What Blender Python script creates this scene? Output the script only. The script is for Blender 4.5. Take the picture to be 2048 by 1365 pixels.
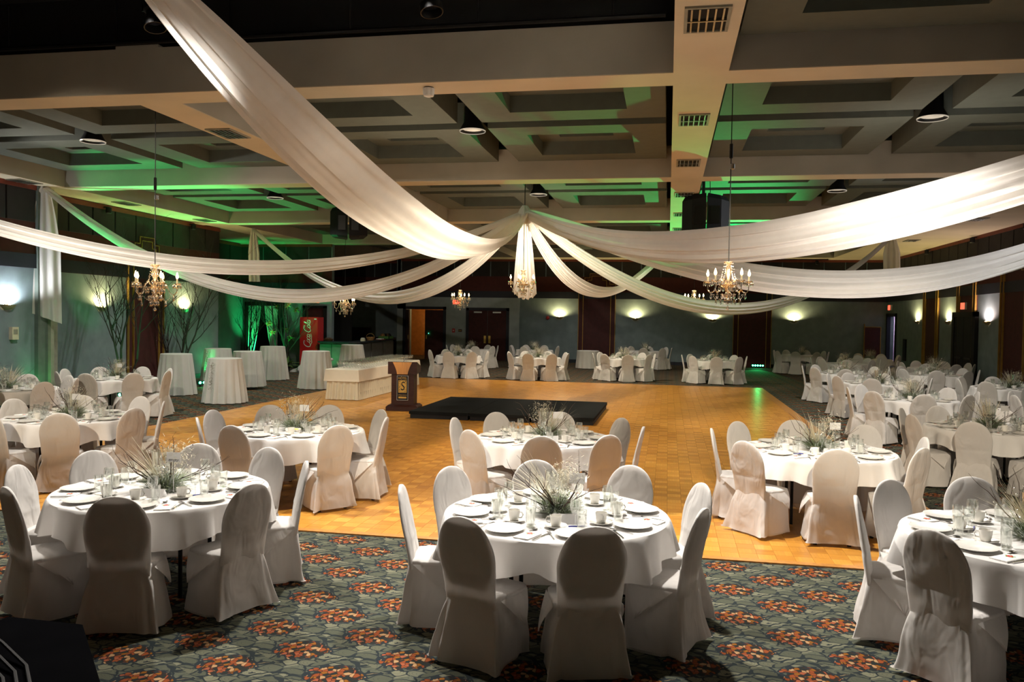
import bpy, bmesh, math, random
from mathutils import Vector, Matrix, noise
PI = math.pi
sc = bpy.context.scene
for o in list(bpy.data.objects):
    bpy.data.objects.remove(o, do_unlink=True)
C = sc.collection

# ------------------------------------------------------------------ camera
F_PX, YAW, PITCH, ROLL, CAM_H = 1635.0, -0.1881, -0.0290, -0.0158, 2.15
cam = bpy.data.cameras.new('camera'); camo = bpy.data.objects.new('camera', cam); C.objects.link(camo)
cam.sensor_fit = 'HORIZONTAL'; cam.sensor_width = 36.0; cam.lens = 36.0 * F_PX / 2048.0
cam.clip_start = 0.05; cam.clip_end = 200
_f = Vector((math.sin(YAW) * math.cos(PITCH), math.cos(YAW) * math.cos(PITCH), math.sin(PITCH)))
_r = Vector((math.cos(YAW), -math.sin(YAW), 0)); _d = _f.cross(_r)
_r2 = _r * math.cos(ROLL) + _d * math.sin(ROLL); _d2 = _d * math.cos(ROLL) - _r * math.sin(ROLL)
camo.matrix_world = Matrix(((_r2.x, -_d2.x, -_f.x, 0), (_r2.y, -_d2.y, -_f.y, 0), (_r2.z, -_d2.z, -_f.z, CAM_H), (0, 0, 0, 1)))
sc.camera = camo

# ------------------------------------------------------------------ world, exposure, house and stage lights
w = bpy.data.worlds.new('world'); sc.world = w; w.use_nodes = True
w.node_tree.nodes['Background'].inputs[0].default_value = (0.5, 0.5, 0.55, 1)
w.node_tree.nodes['Background'].inputs[1].default_value = 0.01
sc.view_settings.view_transform = 'Standard'; sc.view_settings.look = 'None'
sc.view_settings.gamma = 1.0; sc.view_settings.use_curve_mapping = False
sc.view_settings.exposure = 0.0

def spot(name, loc, target, power, color, angle, blend=0.5, size=0.12):
    l = bpy.data.lights.new(name, 'SPOT'); l.energy = power; l.color = color
    l.spot_size = math.radians(angle); l.spot_blend = blend; l.shadow_soft_size = size
    o = bpy.data.objects.new(name, l); C.objects.link(o); o.location = loc
    d = Vector(target) - Vector(loc); o.rotation_euler = d.to_track_quat('-Z', 'Y').to_euler()
    return o
def point(name, loc, power, color, size=0.05):
    l = bpy.data.lights.new(name, 'POINT'); l.energy = power; l.color = color; l.shadow_soft_size = size
    o = bpy.data.objects.new(name, l); C.objects.link(o); o.location = loc
    return o
WHITE = (1.0, 0.94, 0.86); WARM = (1.0, 0.86, 0.66); COOL = (0.93, 0.96, 1.0); GREEN = (0.02, 1.0, 0.22)
STAGE = [  # stage fixtures on the pipe in the ceiling slot: x, y, aim x, aim y, watts, colour, cone
    (-9.5, 8.3, -8.6, 7.4, 700, WHITE, 95), (-5.9, 8.3, -4.6, 5.6, 1600, WHITE, 86), (-2.6, 8.3, -1.5, 5.6, 1600, WHITE, 86), (-0.5, 8.0, 1.8, 5.5, 1900, WHITE, 92)]
FRONT = [  # fixtures over the stage behind the photographer, aimed over the front tables at the dance floor
    (-6.0, 1.0, -9.5, 19.0, 2200, WARM, 34), (-2.0, 1.0, -3.6, 18.0, 2200, WARM, 34), (1.5, 1.0, 2.6, 16.5, 3200, WARM, 30)]
DOME = {(1, 0): 600, (1, 1): 1000, (1, 2): 720, (2, 1): 700, (2, 0): 480, (2, 2): 560, (3, 1): 1100, (3, 0): 350, (3, 2): 50, (4, 1): 260}  # watts of the spots added under the domes, keyed by bay
for i, (x, y, ax, ay, p, c, a) in enumerate(STAGE):
    spot('stage_spot', (x, y, 5.62), (ax, ay, 0), p, c, a, 0.6, 0.10)
for i, (x, y, ax, ay, p, c, a) in enumerate(FRONT):
    spot('front_spot', (x, y, 4.75), (ax, ay, 0), p, c, a, 0.35, 0.10)
# added spots near the side walls, without fixtures, to brighten the swags
spot('wash_spot', (9.0, 20.0, 4.6), (2.0, 17.0, 3.4), 900, COOL, 72, 0.7, 0.15)
spot('wash_spot', (-13.6, 13.0, 4.7), (-7.0, 14.5, 2.6), 500, WHITE, 90, 0.7, 0.15)
# green floor uplights
spot('uplight', (-14.45, 24.8, 0.25), (-12.6, 21.5, 5.0), 1500, GREEN, 62, 0.5, 0.06)
spot('uplight', (-14.55, 24.7, 0.2), (-15.0, 24.3, 1.6), 26, GREEN, 100, 0.8, 0.06)
spot('uplight', (-13.75, 16.0, 0.25), (-11.7, 17.4, 5.0), 2000, GREEN, 46, 0.5, 0.06)
spot('uplight', (-13.9, 16.1, 0.2), (-14.4, 16.7, 1.4), 16, GREEN, 100, 0.8, 0.06)
spot('uplight', (-13.0, 18.0, 0.15), (-13.7, 18.8, 1.6), 110, GREEN, 55, 0.5, 0.05)
spot('uplight', (-13.2, 21.8, 0.15), (-13.9, 22.5, 1.5), 70, GREEN, 55, 0.5, 0.05)
spot('uplight', (-16.5, 30.5, 0.2), (-16.6, 31.0, 1.5), 420, GREEN, 75, 0.7, 0.06)
spot('uplight', (-13.9, 26.9, 0.2), (-14.4, 29.0, 2.2), 420, GREEN, 60, 0.6, 0.06)
spot('uplight', (-13.2, 29.2, 0.2), (-13.0, 30.2, 0.9), 30, GREEN, 90, 0.6, 0.06)
spot('uplight', (9.2, 15.2, 0.3), (5.0, 16.6, 0.85), 90, GREEN, 16, 0.5, 0.05)
spot('uplight', (4.08, 38.7, 0.25), (0.8, 25.0, 5.0), 16000, GREEN, 24, 0.7, 0.06)
spot('uplight', (4.08, 38.6, 0.25), (2.0, 26.0, 1.2), 200, GREEN, 40, 0.6, 0.06)

# ------------------------------------------------------------------ materials
MATS = {}
class NT:
    def __init__(self, m):
        self.t = m.node_tree; self.n = self.t.nodes; self.l = self.t.links
    def node(self, typ, **kw):
        n = self.n.new(typ)
        for k, v in kw.items(): setattr(n, k, v)
        return n
    def put(self, sock, v):
        if hasattr(v, 'is_output') or isinstance(v, bpy.types.NodeSocket): self.l.new(v, sock)
        else: sock.default_value = v
    def m(self, op, a, b=0.0, c=0.0):
        n = self.node('ShaderNodeMath', operation=op)
        self.put(n.inputs[0], a); self.put(n.inputs[1], b); self.put(n.inputs[2], c)
        return n.outputs[0]
    def mix(self, f, a, b):
        n = self.node('ShaderNodeMix', data_type='RGBA')
        self.put(n.inputs[0], f); self.put(n.inputs[6], a); self.put(n.inputs[7], b)
        return n.outputs[2]
    def comb(self, x, y, z=0.0):
        n = self.node('ShaderNodeCombineXYZ'); self.put(n.inputs[0], x); self.put(n.inputs[1], y); self.put(n.inputs[2], z)
        return n.outputs[0]
    def noise(self, vec, scale, detail=3.0, rough=0.5, dist=0.0):
        n = self.node('ShaderNodeTexNoise'); self.put(n.inputs['Vector'], vec); n.inputs['Scale'].default_value = scale
        n.inputs['Detail'].default_value = detail; n.inputs['Roughness'].default_value = rough; n.inputs['Distortion'].default_value = dist
        return n.outputs[0]
    def voro(self, vec, scale, feature='F1', out=0):
        n = self.node('ShaderNodeTexVoronoi', feature=feature); self.put(n.inputs['Vector'], vec); n.inputs['Scale'].default_value = scale
        return n.outputs[out]
    def ramp(self, f, stops, interp='LINEAR'):
        n = self.node('ShaderNodeValToRGB'); n.color_ramp.interpolation = interp
        e = n.color_ramp.elements
        while len(e) < len(stops): e.new(0.5)
        for i, (p, c) in enumerate(stops): e[i].position = p; e[i].color = (*c, 1)
        self.put(n.inputs[0], f)
        return n.outputs[0]
    def obj(self): return self.node('ShaderNodeTexCoord').outputs['Object']
    def bump(self, h, strength=0.3, dist=0.01):
        n = self.node('ShaderNodeBump'); n.inputs['Strength'].default_value = strength; n.inputs['Distance'].default_value = dist
        self.put(n.inputs['Height'], h); return n.outputs[0]

def mat(name, color, rough=0.6, metal=0.0, var=0.12, vscale=6.0, bump=0.0, bscale=40.0, emit=None, estr=0.0, spec=0.5, stretch=None, coat=0.0):
    m = bpy.data.materials.new(name); m.use_nodes = True; t = NT(m); b = t.n['Principled BSDF']
    v = t.obj()
    if stretch:
        mp = t.node('ShaderNodeMapping'); mp.inputs['Scale'].default_value = stretch; t.l.new(v, mp.inputs[0]); v = mp.outputs[0]
    if var > 0:
        nz = t.noise(v, vscale)
        lo = tuple(max(0, c * (1 - var)) for c in color); hi = tuple(min(1, c * (1 + var)) for c in color)
        t.l.new(t.ramp(nz, [(0.3, lo), (0.7, hi)]), b.inputs['Base Color'])
    else: b.inputs['Base Color'].default_value = (*color, 1)
    if bump > 0: t.l.new(t.bump(t.noise(v, bscale), bump, 0.01), b.inputs['Normal'])
    b.inputs['Roughness'].default_value = rough; b.inputs['Metallic'].default_value = metal
    b.inputs['Specular IOR Level'].default_value = spec; b.inputs['Coat Weight'].default_value = coat
    if emit: b.inputs['Emission Color'].default_value = (*emit, 1); b.inputs['Emission Strength'].default_value = estr
    MATS[name] = m
    return m
def cloth(name, color, trans=0.3, wr=0.25, wscale=9.0, rough=0.85):
    m = bpy.data.materials.new(name); m.use_nodes = True; t = NT(m); b = t.n['Principled BSDF']; out = t.n['Material Output']
    v = t.obj(); nz = t.noise(v, 5.0)
    col = t.ramp(nz, [(0.3, tuple(c * 0.95 for c in color)), (0.7, color)])
    t.l.new(col, b.inputs['Base Color']); b.inputs['Roughness'].default_value = rough
    b.inputs['Sheen Weight'].default_value = 0.15; b.inputs['Specular IOR Level'].default_value = 0.2
    mp = t.node('ShaderNodeMapping'); mp.inputs['Scale'].default_value = (1.0, 1.0, 0.55); mp.inputs['Rotation'].default_value = (0.3, 0.2, 0.4); t.l.new(v, mp.inputs[0])
    h = t.noise(mp.outputs[0], wscale, 2.0, 0.45, 0.6); bn = t.bump(h, wr, 0.03); t.l.new(bn, b.inputs['Normal'])
    tr = t.node('ShaderNodeBsdfTranslucent'); t.l.new(col, tr.inputs[0])
    mx = t.node('ShaderNodeMixShader'); mx.inputs[0].default_value = trans
    t.l.new(b.outputs[0], mx.inputs[1]); t.l.new(tr.outputs[0], mx.inputs[2]); t.l.new(mx.outputs[0], out.inputs[0])
    MATS[name] = m
    return m
def glass(name, tint=(1, 1, 1), clear=0.80, rough=0.03):
    m = bpy.data.materials.new(name); m.use_nodes = True; t = NT(m); out = t.n['Material Output']; t.n.remove(t.n['Principled BSDF'])
    lw = t.node('ShaderNodeLayerWeight'); lw.inputs[0].default_value = 0.35
    f = t.m('ADD', t.m('MULTIPLY', lw.outputs['Facing'], 0.55), 1.0 - clear - 0.08)
    tp = t.node('ShaderNodeBsdfTransparent'); tp.inputs[0].default_value = (*tint, 1)
    gl = t.node('ShaderNodeBsdfGlossy'); gl.inputs['Roughness'].default_value = rough; gl.inputs[0].default_value = (*tint, 1)
    mx = t.node('ShaderNodeMixShader'); t.l.new(f, mx.inputs[0]); t.l.new(tp.outputs[0], mx.inputs[1]); t.l.new(gl.outputs[0], mx.inputs[2]); t.l.new(mx.outputs[0], out.inputs[0])
    MATS[name] = m
    return m

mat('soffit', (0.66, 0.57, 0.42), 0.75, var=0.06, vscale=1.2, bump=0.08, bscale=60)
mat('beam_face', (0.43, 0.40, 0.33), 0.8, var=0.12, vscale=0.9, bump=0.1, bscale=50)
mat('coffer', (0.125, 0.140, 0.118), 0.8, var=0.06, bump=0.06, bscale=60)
mat('void', (0.006, 0.006, 0.007), 0.9)
mat('wall', (0.185, 0.240, 0.262), 0.85, var=0.12, vscale=3, bump=0.15, bscale=90)
mat('wall_pale', (0.36, 0.42, 0.44), 0.85, var=0.1, vscale=3, bump=0.15, bscale=90)
mat('pillar', (0.12, 0.15, 0.13), 0.8)
mat('pale_trim', (0.30, 0.29, 0.23), 0.7)
mat('maroon', (0.055, 0.008, 0.009), 0.7, var=0.2, bump=0.1, bscale=80)
mat('band_red', (0.075, 0.012, 0.010), 0.75)
mat('band_dark', (0.022, 0.020, 0.022), 0.8, var=0.3, vscale=2)
mat('trim_blue', (0.008, 0.011, 0.024), 0.6)
mat('rust', (0.17, 0.030, 0.012), 0.6)
mat('gold', (0.42, 0.25, 0.05), 0.45, 0.4)
mat('brass', (0.75, 0.50, 0.14), 0.3, 0.9)
mat('black', (0.008, 0.008, 0.009), 0.6, spec=0.25)
mat('black_cloth', (0.010, 0.011, 0.011), 0.95, bump=0.2, spec=0.1)
mat('felt', (0.003, 0.003, 0.0035), 1.0, spec=0.0)
mat('black_metal', (0.012, 0.012, 0.013), 0.4, 0.5)
mat('dark_wood', (0.034, 0.010, 0.006), 0.5, spec=0.2, var=0.3, vscale=5, stretch=(1, 1, 8))
mat('pale_wood', (0.46, 0.20, 0.045), 0.35, var=0.18, vscale=3, stretch=(8, 8, 1))
mat('door_wood', (0.10, 0.022, 0.008), 0.4, var=0.25, stretch=(6, 6, 0.6))
mat('orange_wall', (0.60, 0.25, 0.06), 0.7)
mat('white_plastic', (0.72, 0.72, 0.70), 0.4)
mat('cream_plastic', (0.62, 0.58, 0.42), 0.5)
mat('china', (0.80, 0.78, 0.73), 0.16, var=0.02, coat=0.3)
mat('steel', (0.60, 0.60, 0.60), 0.16, 1.0, var=0.03)
mat('alu', (0.45, 0.45, 0.45), 0.35, 1.0)
mat('napkin', (0.82, 0.81, 0.78), 0.9, var=0.03, bump=0.2)
mat('red_print', (0.55, 0.03, 0.02), 0.6); mat('green_print', (0.10, 0.32, 0.04), 0.6)
mat('ink', (0.03, 0.03, 0.05), 0.7); mat('blue_pen', (0.01, 0.02, 0.35), 0.3)
mat('pine', (0.22, 0.27, 0.15), 0.8, var=0.4, vscale=30)
mat('silver_leaf', (0.55, 0.58, 0.56), 0.6, var=0.2, vscale=20)
mat('twig', (0.055, 0.030, 0.018), 0.8)
mat('twig_dark', (0.020, 0.015, 0.012), 0.8)
mat('grass_plume', (0.66, 0.60, 0.44), 0.8)
mat('silver', (0.80, 0.80, 0.80), 0.10, 1.0, var=0.02)
mat('pebble', (0.50, 0.47, 0.40), 0.5)
mat('cooler_red', (0.60, 0.014, 0.016), 0.35, var=0.05)
mat('cooler_white', (0.75, 0.75, 0.74), 0.5)
mat('bar_top', (0.025, 0.035, 0.045), 0.25)
mat('bar_panel', (0.16, 0.16, 0.155), 0.6)
mat('leaf_green', (0.08, 0.17, 0.03), 0.6, var=0.4, vscale=15)
mat('blossom', (0.55, 0.52, 0.22), 0.7, var=0.3, vscale=20)
mat('sign_red', (0.5, 0.02, 0.02), 0.4, emit=(1.0, 0.10, 0.05), estr=2.2)
mat('alarm_red', (0.45, 0.02, 0.02), 0.4)
mat('bulb', (1, 0.8, 0.5), 0.4, var=0, emit=(1.0, 0.62, 0.26), estr=45)
mat('lens_green', (0.1, 1, 0.3), 0.3, var=0, emit=(0.03, 1.0, 0.30), estr=60)
mat('lens_dark', (0.02, 0.02, 0.025), 0.1)
mat('lamp_dome', (0.55, 0.53, 0.48), 0.25, 0.3, emit=(1.0, 0.86, 0.68), estr=0.35)  # weak glow put in to turn the dome undersides pale
mat('sconce_bowl', (0.30, 0.26, 0.16), 0.5)
mat('basket', (0.28, 0.15, 0.05), 0.8, var=0.4, vscale=25); mat('tray_green', (0.07, 0.22, 0.04), 0.5); mat('brown', (0.10, 0.055, 0.025), 0.7)
mat('purple_wall', (0.34, 0.25, 0.36), 0.7); mat('blue_door', (0.012, 0.026, 0.075), 0.5); mat('lit_edge_white', (0.7, 0.7, 0.7), 0.5)
mat('pink', (0.62, 0.40, 0.38), 0.6); mat('lemon', (0.80, 0.62, 0.10), 0.5)
cloth('paper', (0.82, 0.81, 0.80), 0.42, 0.0, 4.0)
cloth('chair_cloth', (0.80, 0.77, 0.74), 0.27, 0.8, 7.0)
cloth('table_cloth', (0.84, 0.82, 0.80), 0.18, 0.30, 4.0)
cloth('drape_cloth', (0.86, 0.83, 0.79), 0.38, 0.12, 3.0)
cloth('skirt_cloth', (0.72, 0.64, 0.48), 0.2, 0.2, 6.0)
cloth('overlay_cloth', (0.80, 0.74, 0.62), 0.2, 0.2, 6.0)
cloth('cocktail_cloth', (0.72, 0.72, 0.69), 0.2, 0.15, 6.0)
cloth('curtain_cloth', (0.60, 0.62, 0.60), 0.35, 0.1, 4.0)
glass('glass', (0.97, 0.98, 0.97), 0.82); glass('crystal', (1.0, 0.97, 0.93), 0.45, 0.05)

def carpet_material():
    m = bpy.data.materials.new('carpet'); m.use_nodes = True; t = NT(m); b = t.n['Principled BSDF']
    sep = t.node('ShaderNodeSeparateXYZ'); t.l.new(t.obj(), sep.inputs[0]); x, y = sep.outputs[0], sep.outputs[1]
    u = t.m('DIVIDE', t.m('SUBTRACT', x, 0.55), 0.70); v = t.m('DIVIDE', t.m('SUBTRACT', y, 7.32), 0.62)
    def loc(off):
        a = t.m('SUBTRACT', t.m('FRACT', t.m('ADD', u, off)), 0.5); c = t.m('SUBTRACT', t.m('FRACT', t.m('ADD', v, off)), 0.5)
        e = t.m('SQRT', t.m('ADD', t.m('POWER', t.m('ABSOLUTE', t.m('DIVIDE', a, 0.27)), 2.0), t.m('POWER', t.m('ABSOLUTE', t.m('DIVIDE', c, 0.23)), 2.0)))
        return a, c, e
    a1, c1, e1 = loc(0.5); a2, c2, e2 = loc(0.0)
    sel = t.m('LESS_THAN', e1, e2)
    def pick(p, q): return t.m('ADD', t.m('MULTIPLY', p, sel), t.m('MULTIPLY', q, t.m('SUBTRACT', 1.0, sel)))
    lx = t.m('MULTIPLY', pick(a1, a2), 0.70); ly = t.m('MULTIPLY', pick(c1, c2), 0.62); d = pick(e1, e2)
    P = t.comb(lx, ly, 0.0)
    wob = t.noise(P, 16.0, 2.0); d2 = t.m('ADD', d, t.m('MULTIPLY', t.m('SUBTRACT', wob, 0.5), 1.5))
    flower = t.m('LESS_THAN', d2, 0.86); rim = t.m('LESS_THAN', d2, 1.02)
    # petals
    pc = t.node('ShaderNodeTexVoronoi'); t.l.new(P, pc.inputs['Vector']); pc.inputs['Scale'].default_value = 30.0
    ps = t.node('ShaderNodeSeparateColor'); t.l.new(pc.outputs['Color'], ps.inputs[0])
    petal = t.ramp(ps.outputs[0], [(0.0, (0.016, 0.022, 0.020)), (0.34, (0.24, 0.058, 0.016)), (0.54, (0.29, 0.080, 0.036)), (0.68, (0.24, 0.090, 0.010)), (0.82, (0.38, 0.23, 0.11)), (0.92, (0.17, 0.038, 0.012))], 'CONSTANT')
    pe = t.voro(P, 30.0, 'DISTANCE_TO_EDGE'); petal = t.mix(t.m('LESS_THAN', pe, 0.055), petal, (0.045, 0.018, 0.012, 1))
    # leaves
    nd = t.node('ShaderNodeTexNoise'); t.l.new(P, nd.inputs['Vector']); nd.inputs['Scale'].default_value = 7.0; nd.inputs['Detail'].default_value = 1.0
    va = t.node('ShaderNodeVectorMath', operation='MULTIPLY_ADD'); t.l.new(nd.outputs['Color'], va.inputs[0]); va.inputs[1].default_value = (0.14, 0.14, 0); t.l.new(P, va.inputs[2])
    vm = t.node('ShaderNodeMapping'); vm.inputs['Scale'].default_value = (0.8, 1.25, 1); vm.inputs['Rotation'].default_value = (0, 0, 0.5); t.l.new(va.outputs[0], vm.inputs[0]); Q = vm.outputs[0]
    lc = t.node('ShaderNodeTexVoronoi'); t.l.new(Q, lc.inputs['Vector']); lc.inputs['Scale'].default_value = 10.5
    ls = t.node('ShaderNodeSeparateColor'); t.l.new(lc.outputs['Color'], ls.inputs[0])
    leaf = t.ramp(ls.outputs[0], [(0.0, (0.080, 0.086, 0.060)), (0.30, (0.112, 0.115, 0.078)), (0.55, (0.095, 0.102, 0.072)), (0.75, (0.170, 0.168, 0.112)), (0.93, (0.20, 0.155, 0.085))], 'CONSTANT')
    le = t.voro(Q, 10.5, 'DISTANCE_TO_EDGE')
    vein = t.m('LESS_THAN', t.m('ABSOLUTE', t.m('SUBTRACT', t.m('FRACT', t.m('MULTIPLY', t.m('ADD', lc.outputs['Distance'], t.m('MULTIPLY', ls.outputs[1], 1.0)), 6.0)), 0.5)), 0.09)
    leaf = t.mix(t.m('MULTIPLY', vein, 0.45), leaf, (0.035, 0.046, 0.040, 1))
    leaf = t.mix(t.m('LESS_THAN', le, 0.062), leaf, (0.020, 0.027, 0.029, 1))
    col = t.mix(rim, leaf, (0.018, 0.025, 0.030, 1)); col = t.mix(flower, col, petal)
    fz = t.noise(t.obj(), 420.0, 1.0); col2 = t.mix(t.m('MULTIPLY', t.m('SUBTRACT', fz, 0.35), 0.6), col, (0.012, 0.014, 0.014, 1))
    t.l.new(col2, b.inputs['Base Color']); b.inputs['Roughness'].default_value = 0.95; b.inputs['Specular IOR Level'].default_value = 0.1
    t.l.new(t.bump(fz, 0.4, 0.004), b.inputs['Normal'])
    MATS['carpet'] = m
carpet_material()
TILE = 0.162
def parquet_material():
    m = bpy.data.materials.new('parquet'); m.use_nodes = True; t = NT(m); b = t.n['Principled BSDF']
    at = t.node('ShaderNodeAttribute'); at.attribute_name = 'tile'; sp = t.node('ShaderNodeSeparateColor'); t.l.new(at.outputs['Color'], sp.inputs[0])
    g = t.node('ShaderNodeNewGeometry'); sep = t.node('ShaderNodeSeparateXYZ'); t.l.new(g.outputs['Position'], sep.inputs[0]); x, y = sep.outputs[0], sep.outputs[1]
    o = sp.outputs[1]; no = t.m('SUBTRACT', 1.0, o)
    s = t.m('ADD', t.m('MULTIPLY', x, o), t.m('MULTIPLY', y, no)); r = t.m('ADD', t.m('MULTIPLY', y, o), t.m('MULTIPLY', x, no))
    strip = t.m('FLOOR', t.m('DIVIDE', s, TILE / 5)); edge = t.m('FRACT', t.m('DIVIDE', s, TILE / 5))
    wn = t.node('ShaderNodeTexWhiteNoise', noise_dimensions='2D'); t.l.new(t.comb(strip, t.m('MULTIPLY', sp.outputs[0], 91.0)), wn.inputs['Vector'])
    tone = t.m('ADD', t.m('ADD', t.m('MULTIPLY', sp.outputs[0], 0.42), t.m('MULTIPLY', o, 0.26)), t.m('MULTIPLY', wn.outputs[0], 0.20))
    gr = t.noise(t.comb(t.m('MULTIPLY', s, 60.0), t.m('MULTIPLY', r, 5.0)), 1.0, 3.0)
    tone = t.m('ADD', tone, t.m('MULTIPLY', t.m('SUBTRACT', gr, 0.5), 0.35))
    col = t.ramp(tone, [(0.0, (0.38, 0.145, 0.018)), (0.45, (0.54, 0.235, 0.032)), (0.9, (0.66, 0.325, 0.055))])
    col = t.mix(t.m('LESS_THAN', edge, 0.03), col, (0.26, 0.11, 0.025, 1))
    t.l.new(col, b.inputs['Base Color']); b.inputs['Roughness'].default_value = 0.34; b.inputs['Specular IOR Level'].default_value = 0.45
    t.l.new(t.bump(gr, 0.06, 0.003), b.inputs['Normal'])
    MATS['parquet'] = m
parquet_material()

# ------------------------------------------------------------------ mesh helpers
class MB:
    def __init__(self): self.v = []; self.f = []
    def add(self, vs, fs):
        n = len(self.v); self.v += [tuple(p) for p in vs]; self.f += [tuple(i + n for i in q) for q in fs]; return self
    def box(self, x0, x1, y0, y1, z0, z1):
        return self.add([(x, y, z) for z in (z0, z1) for y in (y0, y1) for x in (x0, x1)], [(0, 2, 3, 1), (4, 5, 7, 6), (0, 1, 5, 4), (2, 6, 7, 3), (0, 4, 6, 2), (1, 3, 7, 5)])
    def loft(self, loops, cap0=False, cap1=False, closed=True):
        n = len(loops[0]); vs = [p for l in loops for p in l]; fs = []
        m = n if closed else n - 1
        for i in range(len(loops) - 1):
            for j in range(m):
                k = (j + 1) % n; fs.append((i * n + j, i * n + k, (i + 1) * n + k, (i + 1) * n + j))
        if cap0: fs.append(tuple(reversed(range(n))))
        if cap1: fs.append(tuple(range((len(loops) - 1) * n, len(loops) * n)))
        return self.add(vs, fs)
    def lathe(self, prof, n=20, c=(0, 0, 0), cap0=True, cap1=True):
        return self.loft([[(c[0] + r * math.cos(2 * PI * j / n), c[1] + r * math.sin(2 * PI * j / n), c[2] + z) for j in range(n)] for r, z in prof], cap0, cap1)
    def tube(self, pts, r, n=6, cap=True):
        pts = [Vector(p) for p in pts]; rs = r if isinstance(r, (list, tuple)) else [r] * len(pts)
        loops = []; up = Vector((0, 0, 1))
        for i, p in enumerate(pts):
            d = (pts[min(i + 1, len(pts) - 1)] - pts[max(i - 1, 0)])
            if d.length < 1e-9: d = Vector((0, 0, 1))
            d.normalize(); a = d.cross(up if abs(d.z) < 0.95 else Vector((1, 0, 0))).normalized(); b = d.cross(a)
            loops.append([p + (a * math.cos(2 * PI * j / n) + b * math.sin(2 * PI * j / n)) * rs[i] for j in range(n)])
        return self.loft(loops, cap, cap)
    def ball(self, c, r, n=8, sz=1.0):
        prof = [(max(1e-4, r * math.sin(PI * i / n)), -r * sz * math.cos(PI * i / n)) for i in range(n + 1)]
        return self.lathe(prof, max(6, n), c, False, False)
    def mesh(self, name, m, smooth=True):
        me = bpy.data.meshes.new(name); me.from_pydata(self.v, [], self.f); me.validate()
        bm = bmesh.new(); bm.from_mesh(me); bmesh.ops.recalc_face_normals(bm, faces=bm.faces); bm.to_mesh(me); bm.free()
        me.materials.append(MATS[m])
        if smooth:
            me.polygons.foreach_set('use_smooth', [True] * len(me.polygons)); me.set_sharp_from_angle(angle=math.radians(40))
        return me
    def build(self, name, m, parent=None, loc=(0, 0, 0), rz=0.0, smooth=True):
        return link(name, self.mesh(name, m, smooth), parent, loc, rz)
def link(name, me, parent=None, loc=(0, 0, 0), rz=0.0):
    o = bpy.data.objects.new(name, me); C.objects.link(o); o.parent = parent; o.location = loc; o.rotation_euler = (0, 0, rz)
    return o
def tag(o, label=None, cat=None, group=None, kind=None):
    if label: o['label'] = label
    if cat: o['category'] = cat
    if group: o['group'] = group
    if kind: o['kind'] = kind
    return o
def thing(name, label, cat, loc=(0, 0, 0), rz=0.0, group=None):
    o = bpy.data.objects.new(name, None); C.objects.link(o); o.location = loc; o.rotation_euler = (0, 0, rz); o.empty_display_size = 0.1
    return tag(o, label, cat, group)
def dup(root, loc, rz, label=None, group=None):
    def cp(o, par):
        c = o.copy(); C.objects.link(c); c.parent = par
        for ch in KIDS.get(o.name) or list(o.children): cp(ch, c)
        return c
    r = cp(root, None); r.location = loc; r.rotation_euler = (0, 0, rz)
    if label: r['label'] = label
    if group: r['group'] = group
    return r
KIDS = {}
def struct(name, mb, m, parent=None, smooth=False):
    o = mb.build(name, m, parent, smooth=smooth)
    if parent is None: o['kind'] = 'structure'
    return o
def text_mesh(name, s, size, m, extrude=0.002, shear=0.0, space=1.0):
    cu = bpy.data.curves.new(name, 'FONT'); cu.body = s; cu.size = size; cu.extrude = extrude; cu.align_x = 'CENTER'; cu.align_y = 'CENTER'; cu.shear = shear; cu.space_character = space
    o = bpy.data.objects.new(name, cu); C.objects.link(o)
    me = bpy.data.meshes.new_from_object(o); bpy.data.objects.remove(o, do_unlink=True); bpy.data.curves.remove(cu)
    me.materials.clear(); me.materials.append(MATS[m]); return me
BX = lambda *a: MB().box(*a)
rnd = random.Random(7)

# ------------------------------------------------------------------ room shell
ZC, ZP = 5.0, 5.35          # beam soffit and coffer panel undersides
XL, XR, YB = -15.0, 9.7, 39.4
floor = struct('floor', BX(-20, 12, -4, 45, -0.2, 0), 'carpet')
ceiling = struct('ceiling', BX(-20, 12, -4, 45, 6.3, 6.5), 'void')
wl = struct('wall_left', BX(-14.6, -14.3, -4, 16.4, 0, 6.3), 'wall')
wl2 = struct('wall_left_rear', BX(XL - 0.3, XL, 16.4, 25.4, 0, 6.3), 'wall')
wl3 = struct('wall_left_recess', MB().box(-17.7, -17.4, 25.1, 31.2, 0, 6.3).box(-17.7, -15.3, 25.1, 25.4, 0, 6.3), 'wall')
wr = struct('wall_right', MB().box(XR, XR + 0.25, -4, 37.9, 0, 6.3).box(XR, XR + 0.25, 39.2, YB + 0.25, 0, 6.3).box(XR, XR + 0.25, 37.9, 39.2, 2.45, 6.3), 'wall')
wb = struct('wall_back', MB().box(-7.15, XR, YB, YB + 0.25, 0, 6.3).box(-10.98, -7.15, YB, YB + 0.25, 2.5, 6.3).box(-13.4, -10.98, YB, YB + 0.25, 2.5, 6.3), 'wall')
wbp = struct('wall_back_doors', MB().box(-13.4, -12.95, YB - 0.03, YB + 0.25, 0, 3.1).box(-10.98, -7.15, YB - 0.03, YB + 0.25, 0, 2.5).box(-13.4, -7.15, YB - 0.03, YB, 2.5, 3.1), 'wall_pale')
wba = struct('wall_bar_alcove', MB().box(-20, -13.4, 41.0, 41.25, 0, 6.3).box(-13.45, -13.25, YB, 41.25, 0, 6.3).box(-20, -19.7, 31.2, 41, 0, 6.3), 'wall')
wbc = struct('wall_curtain_door', MB().box(-17.7, -17.0, 31.2, 31.45, 0, 6.3).box(-15.6, -14.55, 31.2, 31.45, 0, 6.3).box(-13.7, -13.4, 31.2, 31.45, 0, 6.3)
             .box(-17.0, -15.6, 31.2, 31.45, 2.5, 6.3).box(-14.55, -13.7, 31.2, 31.45, 2.45, 6.3), 'wall')
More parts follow.
